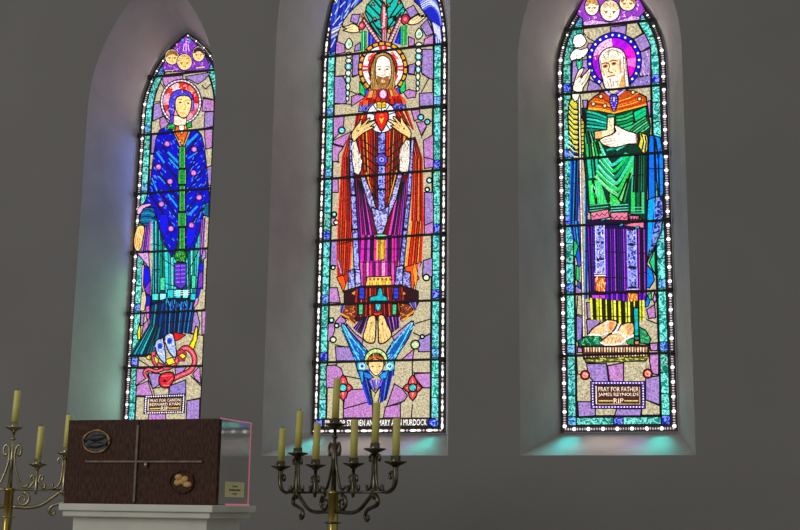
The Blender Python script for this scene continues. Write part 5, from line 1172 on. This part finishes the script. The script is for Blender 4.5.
# ------------------------------------------------------------------ seven-branched candelabra
ZBAR = 1.663
def curl(cx, cz, r, a0, turns, n=14, shrink=.45):
    return [(cx + r * (1 - (1 - shrink) * i / n) * math.cos(math.radians(a0 + 360 * turns * i / n)), 0, cz + r * (1 - (1 - shrink) * i / n) * math.sin(math.radians(a0 + 360 * turns * i / n))) for i in range(n + 1)]
def candelabrum(name, label, loc, rz, mat, group, RAD):
    t = thing(name, label, 'candelabrum', loc, rz, group)
    def part(nm, fn, m=None, parent=t, smooth=True):
        bm = bmesh.new(); fn(bm); return obj(nm, bm, m or mat, parent, smooth)
    part('base', lambda b: lathe(b, [(0, 0), (.17, 0), (.17, .02), (.15, .035), (.09, .06), (.04, .10), (.026, .16), (0, .16)], n=28))
    part('shaft', lambda b: lathe(b, [(0, .14), (.024, .14), (.021, .5), (.03, .52), (.03, .54), (.021, .56), (.021, 1.40), (.029, 1.415), (.029, 1.44), (.021, 1.455), (.0215, ZBAR - .012), (.028, ZBAR - .006), (.028, ZBAR + .006), (0, ZBAR + .006)]), 'shaft')
    part('collar', lambda b: [lathe(b, [(0, z - .006), (.018, z - .006), (.04, z), (.018, z + .006), (0, z + .006)]) for z in (1.535,)])
    part('crossbar', lambda b: tube(b, [(-RAD[2] + .05, 0, ZBAR), (RAD[2] - .05, 0, ZBAR)], .0055, 8))
    tops = {0: (1.945, 0)}
    # central stem with its lyre scrolls
    def stem0(b):
        tube(b, [(0, 0, ZBAR), (0, 0, 1.80), (0, 0, 1.94)], [.011, .008, .007], 10)
        for z in (1.80, 1.90): lathe(b, [(0, z - .008), (.012, z - .004), (.012, z + .004), (0, z + .008)], n=12)
    part('centre_stem', stem0)
    for s in (-1, 1):
        pts = catmull([(s * .085, 0, ZBAR + .022), (s * .066, 0, ZBAR + .012), (s * .046, 0, ZBAR + .03), (s * .024, 0, ZBAR + .09), (s * .014, 0, 1.80), (s * .016, 0, 1.85), (s * .03, 0, 1.872), (s * .042, 0, 1.85), (s * .036, 0, 1.822), (s * .024, 0, 1.832)], False, 5)
        part('scroll', lambda b: tube(b, pts, .0062, 8))
    zl, zm = 1.772, 1.828
    for s in (-1, 1):
        r1, r2, r3 = RAD[0] * s, RAD[1] * s, RAD[2] * s
        part('branch', lambda b: tube(b, [(r1, 0, ZBAR - .022), (r1, 0, ZBAR), (r1, 0, zl)], [.005, .009, .007], 10))
        part('branch', lambda b: tube(b, [(r2, 0, ZBAR - .03), (r2, 0, ZBAR), (r2, 0, zm)], [.006, .011, .008], 10))
        part('branch', lambda b: tube(b, catmull([(r3 - s * .085, 0, ZBAR + .03), (r3 - s * .085, 0, ZBAR + .01), (r3 - s * .06, 0, ZBAR), (r3 - s * .02, 0, ZBAR + .012), (r3, 0, ZBAR + .045), (r3, 0, zl)], False, 6), [.006, .011], 10))
        for rr, z, k in ((r1, ZBAR + .055, .8), (r2, zm - .028, 1.0)):
            for q in (-1, 1):
                pts = catmull([(rr + q * .052 * k, 0, ZBAR + .030), (rr + q * .052 * k, 0, ZBAR + .014), (rr + q * .040 * k, 0, ZBAR + .010), (rr + q * .018 * k, 0, ZBAR + .035), (rr + q * .010, 0, z - .02), (rr + q * .014, 0, z + .006), (rr + q * .026 * k, 0, z + .014), (rr + q * .036 * k, 0, z + .002), (rr + q * .030 * k, 0, z - .012)], False, 5)
                part('scroll', lambda b: tube(b, pts, .0058, 8))
        pts = catmull([(r3 - s * .010, 0, zl - .045), (r3 - s * .024, 0, zl - .030), (r3 - s * .038, 0, zl - .036), (r3 - s * .036, 0, zl - .054), (r3 - s * .026, 0, zl - .052)], False, 5)
        part('scroll', lambda b: tube(b, pts, .0055, 8))
        # S-scroll and sweep under the crossbar
        pts = catmull([(r2 - s * .015, 0, ZBAR - .004), (r2 + s * .022, 0, ZBAR - .022), (r2 + s * .022, 0, ZBAR - .050), (r2 - s * .02, 0, ZBAR - .064), (r2 - s * .05, 0, ZBAR - .076), (r2 - s * .062, 0, ZBAR - .100), (r2 - s * .046, 0, ZBAR - .116), (r2 - s * .034, 0, ZBAR - .104), (r2 - s * .042, 0, ZBAR - .094)], False, 5)
        part('lower_scroll', lambda b: tube(b, pts, [.010, .005], 8))
        pts2 = catmull([(r2 - s * .012, 0, ZBAR - .006), (r2 - s * .05, 0, ZBAR - .036), (r2 - s * .10, 0, ZBAR - .070), (r2 - s * .16, 0, ZBAR - .084), (s * .02, 0, ZBAR - .080)], False, 6)
        part('lower_brace', lambda b: tube(b, pts2, [.008, .009], 8))
        part('lower_spiral', lambda b: tube(b, curl(s * .066, ZBAR - .046, .034, 90 if s > 0 else 90, -1.4 * s, 26, .25), [.0085, .004], 8))
    spots = [(0, 1.945, .172, 1.0)] + [(s * r, z, h_, 1.0) for s in (-1, 1) for r, z, h_ in ((RAD[0], zl, .158), (RAD[1], zm, .164), (RAD[2], zl, .148))]
    for x, z, h_, k in spots:
        part('drip_pan', lambda b: lathe(b, [(0, z - .012), (.010, z - .012), (.018, z - .004), (.043, z + .008), (.0445, z + .012), (.040, z + .0125), (.022, z + .004), (0, z + .004)], x, 0, 22))
        part('candle_cup', lambda b: lathe(b, [(0, z + .002), (.020, z + .002), (.0205, z + .012), (.0188, z + .034), (.0175, z + .034), (0, z + .030)], x, 0, 16))
    return t, spots
def candle(label, x, y, z, h_, lean, group, wax='wax'):
    t = thing('candle', label, 'candle', (x, y, z + .0358), 0, group)
    t.rotation_euler = (lean[1], lean[0], 0)
    bm = bmesh.new(); r = .0150
    lathe(bm, [(0, 0), (r, 0), (r * 1.0, h_ * .5), (r * .98, h_ - .004), (r * .9, h_), (r * .5, h_ - .002), (0, h_ - .003)], n=18); obj('wax', bm, wax, t, True)
    bm = bmesh.new(); tube(bm, [(0, 0, h_ - .004), (.0005, 0, h_ + .006), (.003, 0, h_ + .011)], .0011, 6); obj('wick', bm, 'wick', t, True)
YC = -2.3; YR = -2.52
RX = px(333.6, 490, YR).x; LX = px(9.5, 490, YC).x
R_ROT, L_ROT = math.radians(-36), math.radians(20)
cand_r, spots = candelabrum('candelabrum', 'dark bronze seven-branched candelabrum with curled scrolls under the middle window', (RX, YR, 0), R_ROT, 'bronze', 'candelabra either side of the tabernacle', (.147, .298, .442))
cand_l, spots_l = candelabrum('candelabrum', 'pale brass seven-branched candelabrum partly behind the wooden tabernacle', (LX, YC, 0), L_ROT, 'brass', 'candelabra either side of the tabernacle', (.125, .255, .38))
SQ = .957                                       # this one is a little lower above its crossbar
for ch in cand_r.children:
    for v in ch.data.vertices:
        if v.co.z > 1.2: v.co.z = 1.6 + (v.co.z - 1.6) * SQ
spots = [(x, 1.6 + (z - 1.6) * SQ, h_ * .96, q) for x, z, h_, q in spots]
ordn = {0: 'tallest candle, in the centre', 1: 'inner short candle just left of the centre candle', 2: 'raised candle on the left middle branch', 3: 'short outermost candle at the left end', 4: 'inner short candle just right of the centre candle', 5: 'raised candle on the right middle branch', 6: 'short outermost candle at the right end'}
ordl = {0: 'tallest cream candle of the pale brass candelabrum, leftmost of all', 4: 'short cream candle between the leftmost candle and the wooden tabernacle', 5: 'cream candle standing half behind the left edge of the wooden tabernacle'}
for k in range(7):
    for root, rot, nm, lean in ((cand_r, R_ROT, 'dark bronze candelabrum', .015), (cand_l, L_ROT, 'pale brass candelabrum', .012)):
        if root is cand_l and k in (1, 2, 3, 6): continue       # outside the photograph or behind the tabernacle
        x, z, h_, q = (spots if root is cand_r else spots_l)[k]
        X, Y = root.location.x + x * math.cos(rot), root.location.y + x * math.sin(rot)
        zc = z if root is cand_l else z - .0015
        candle('cream %s of the %s' % (ordn[k], nm) if root is cand_r else ordl[k], X, Y, zc, h_ if root is cand_r else (.150 if k == 0 else .153), (lean + random.uniform(-.012, .02), random.uniform(-.01, .01)), 'candles of the ' + nm, 'wax' if root is cand_r else 'litwax')
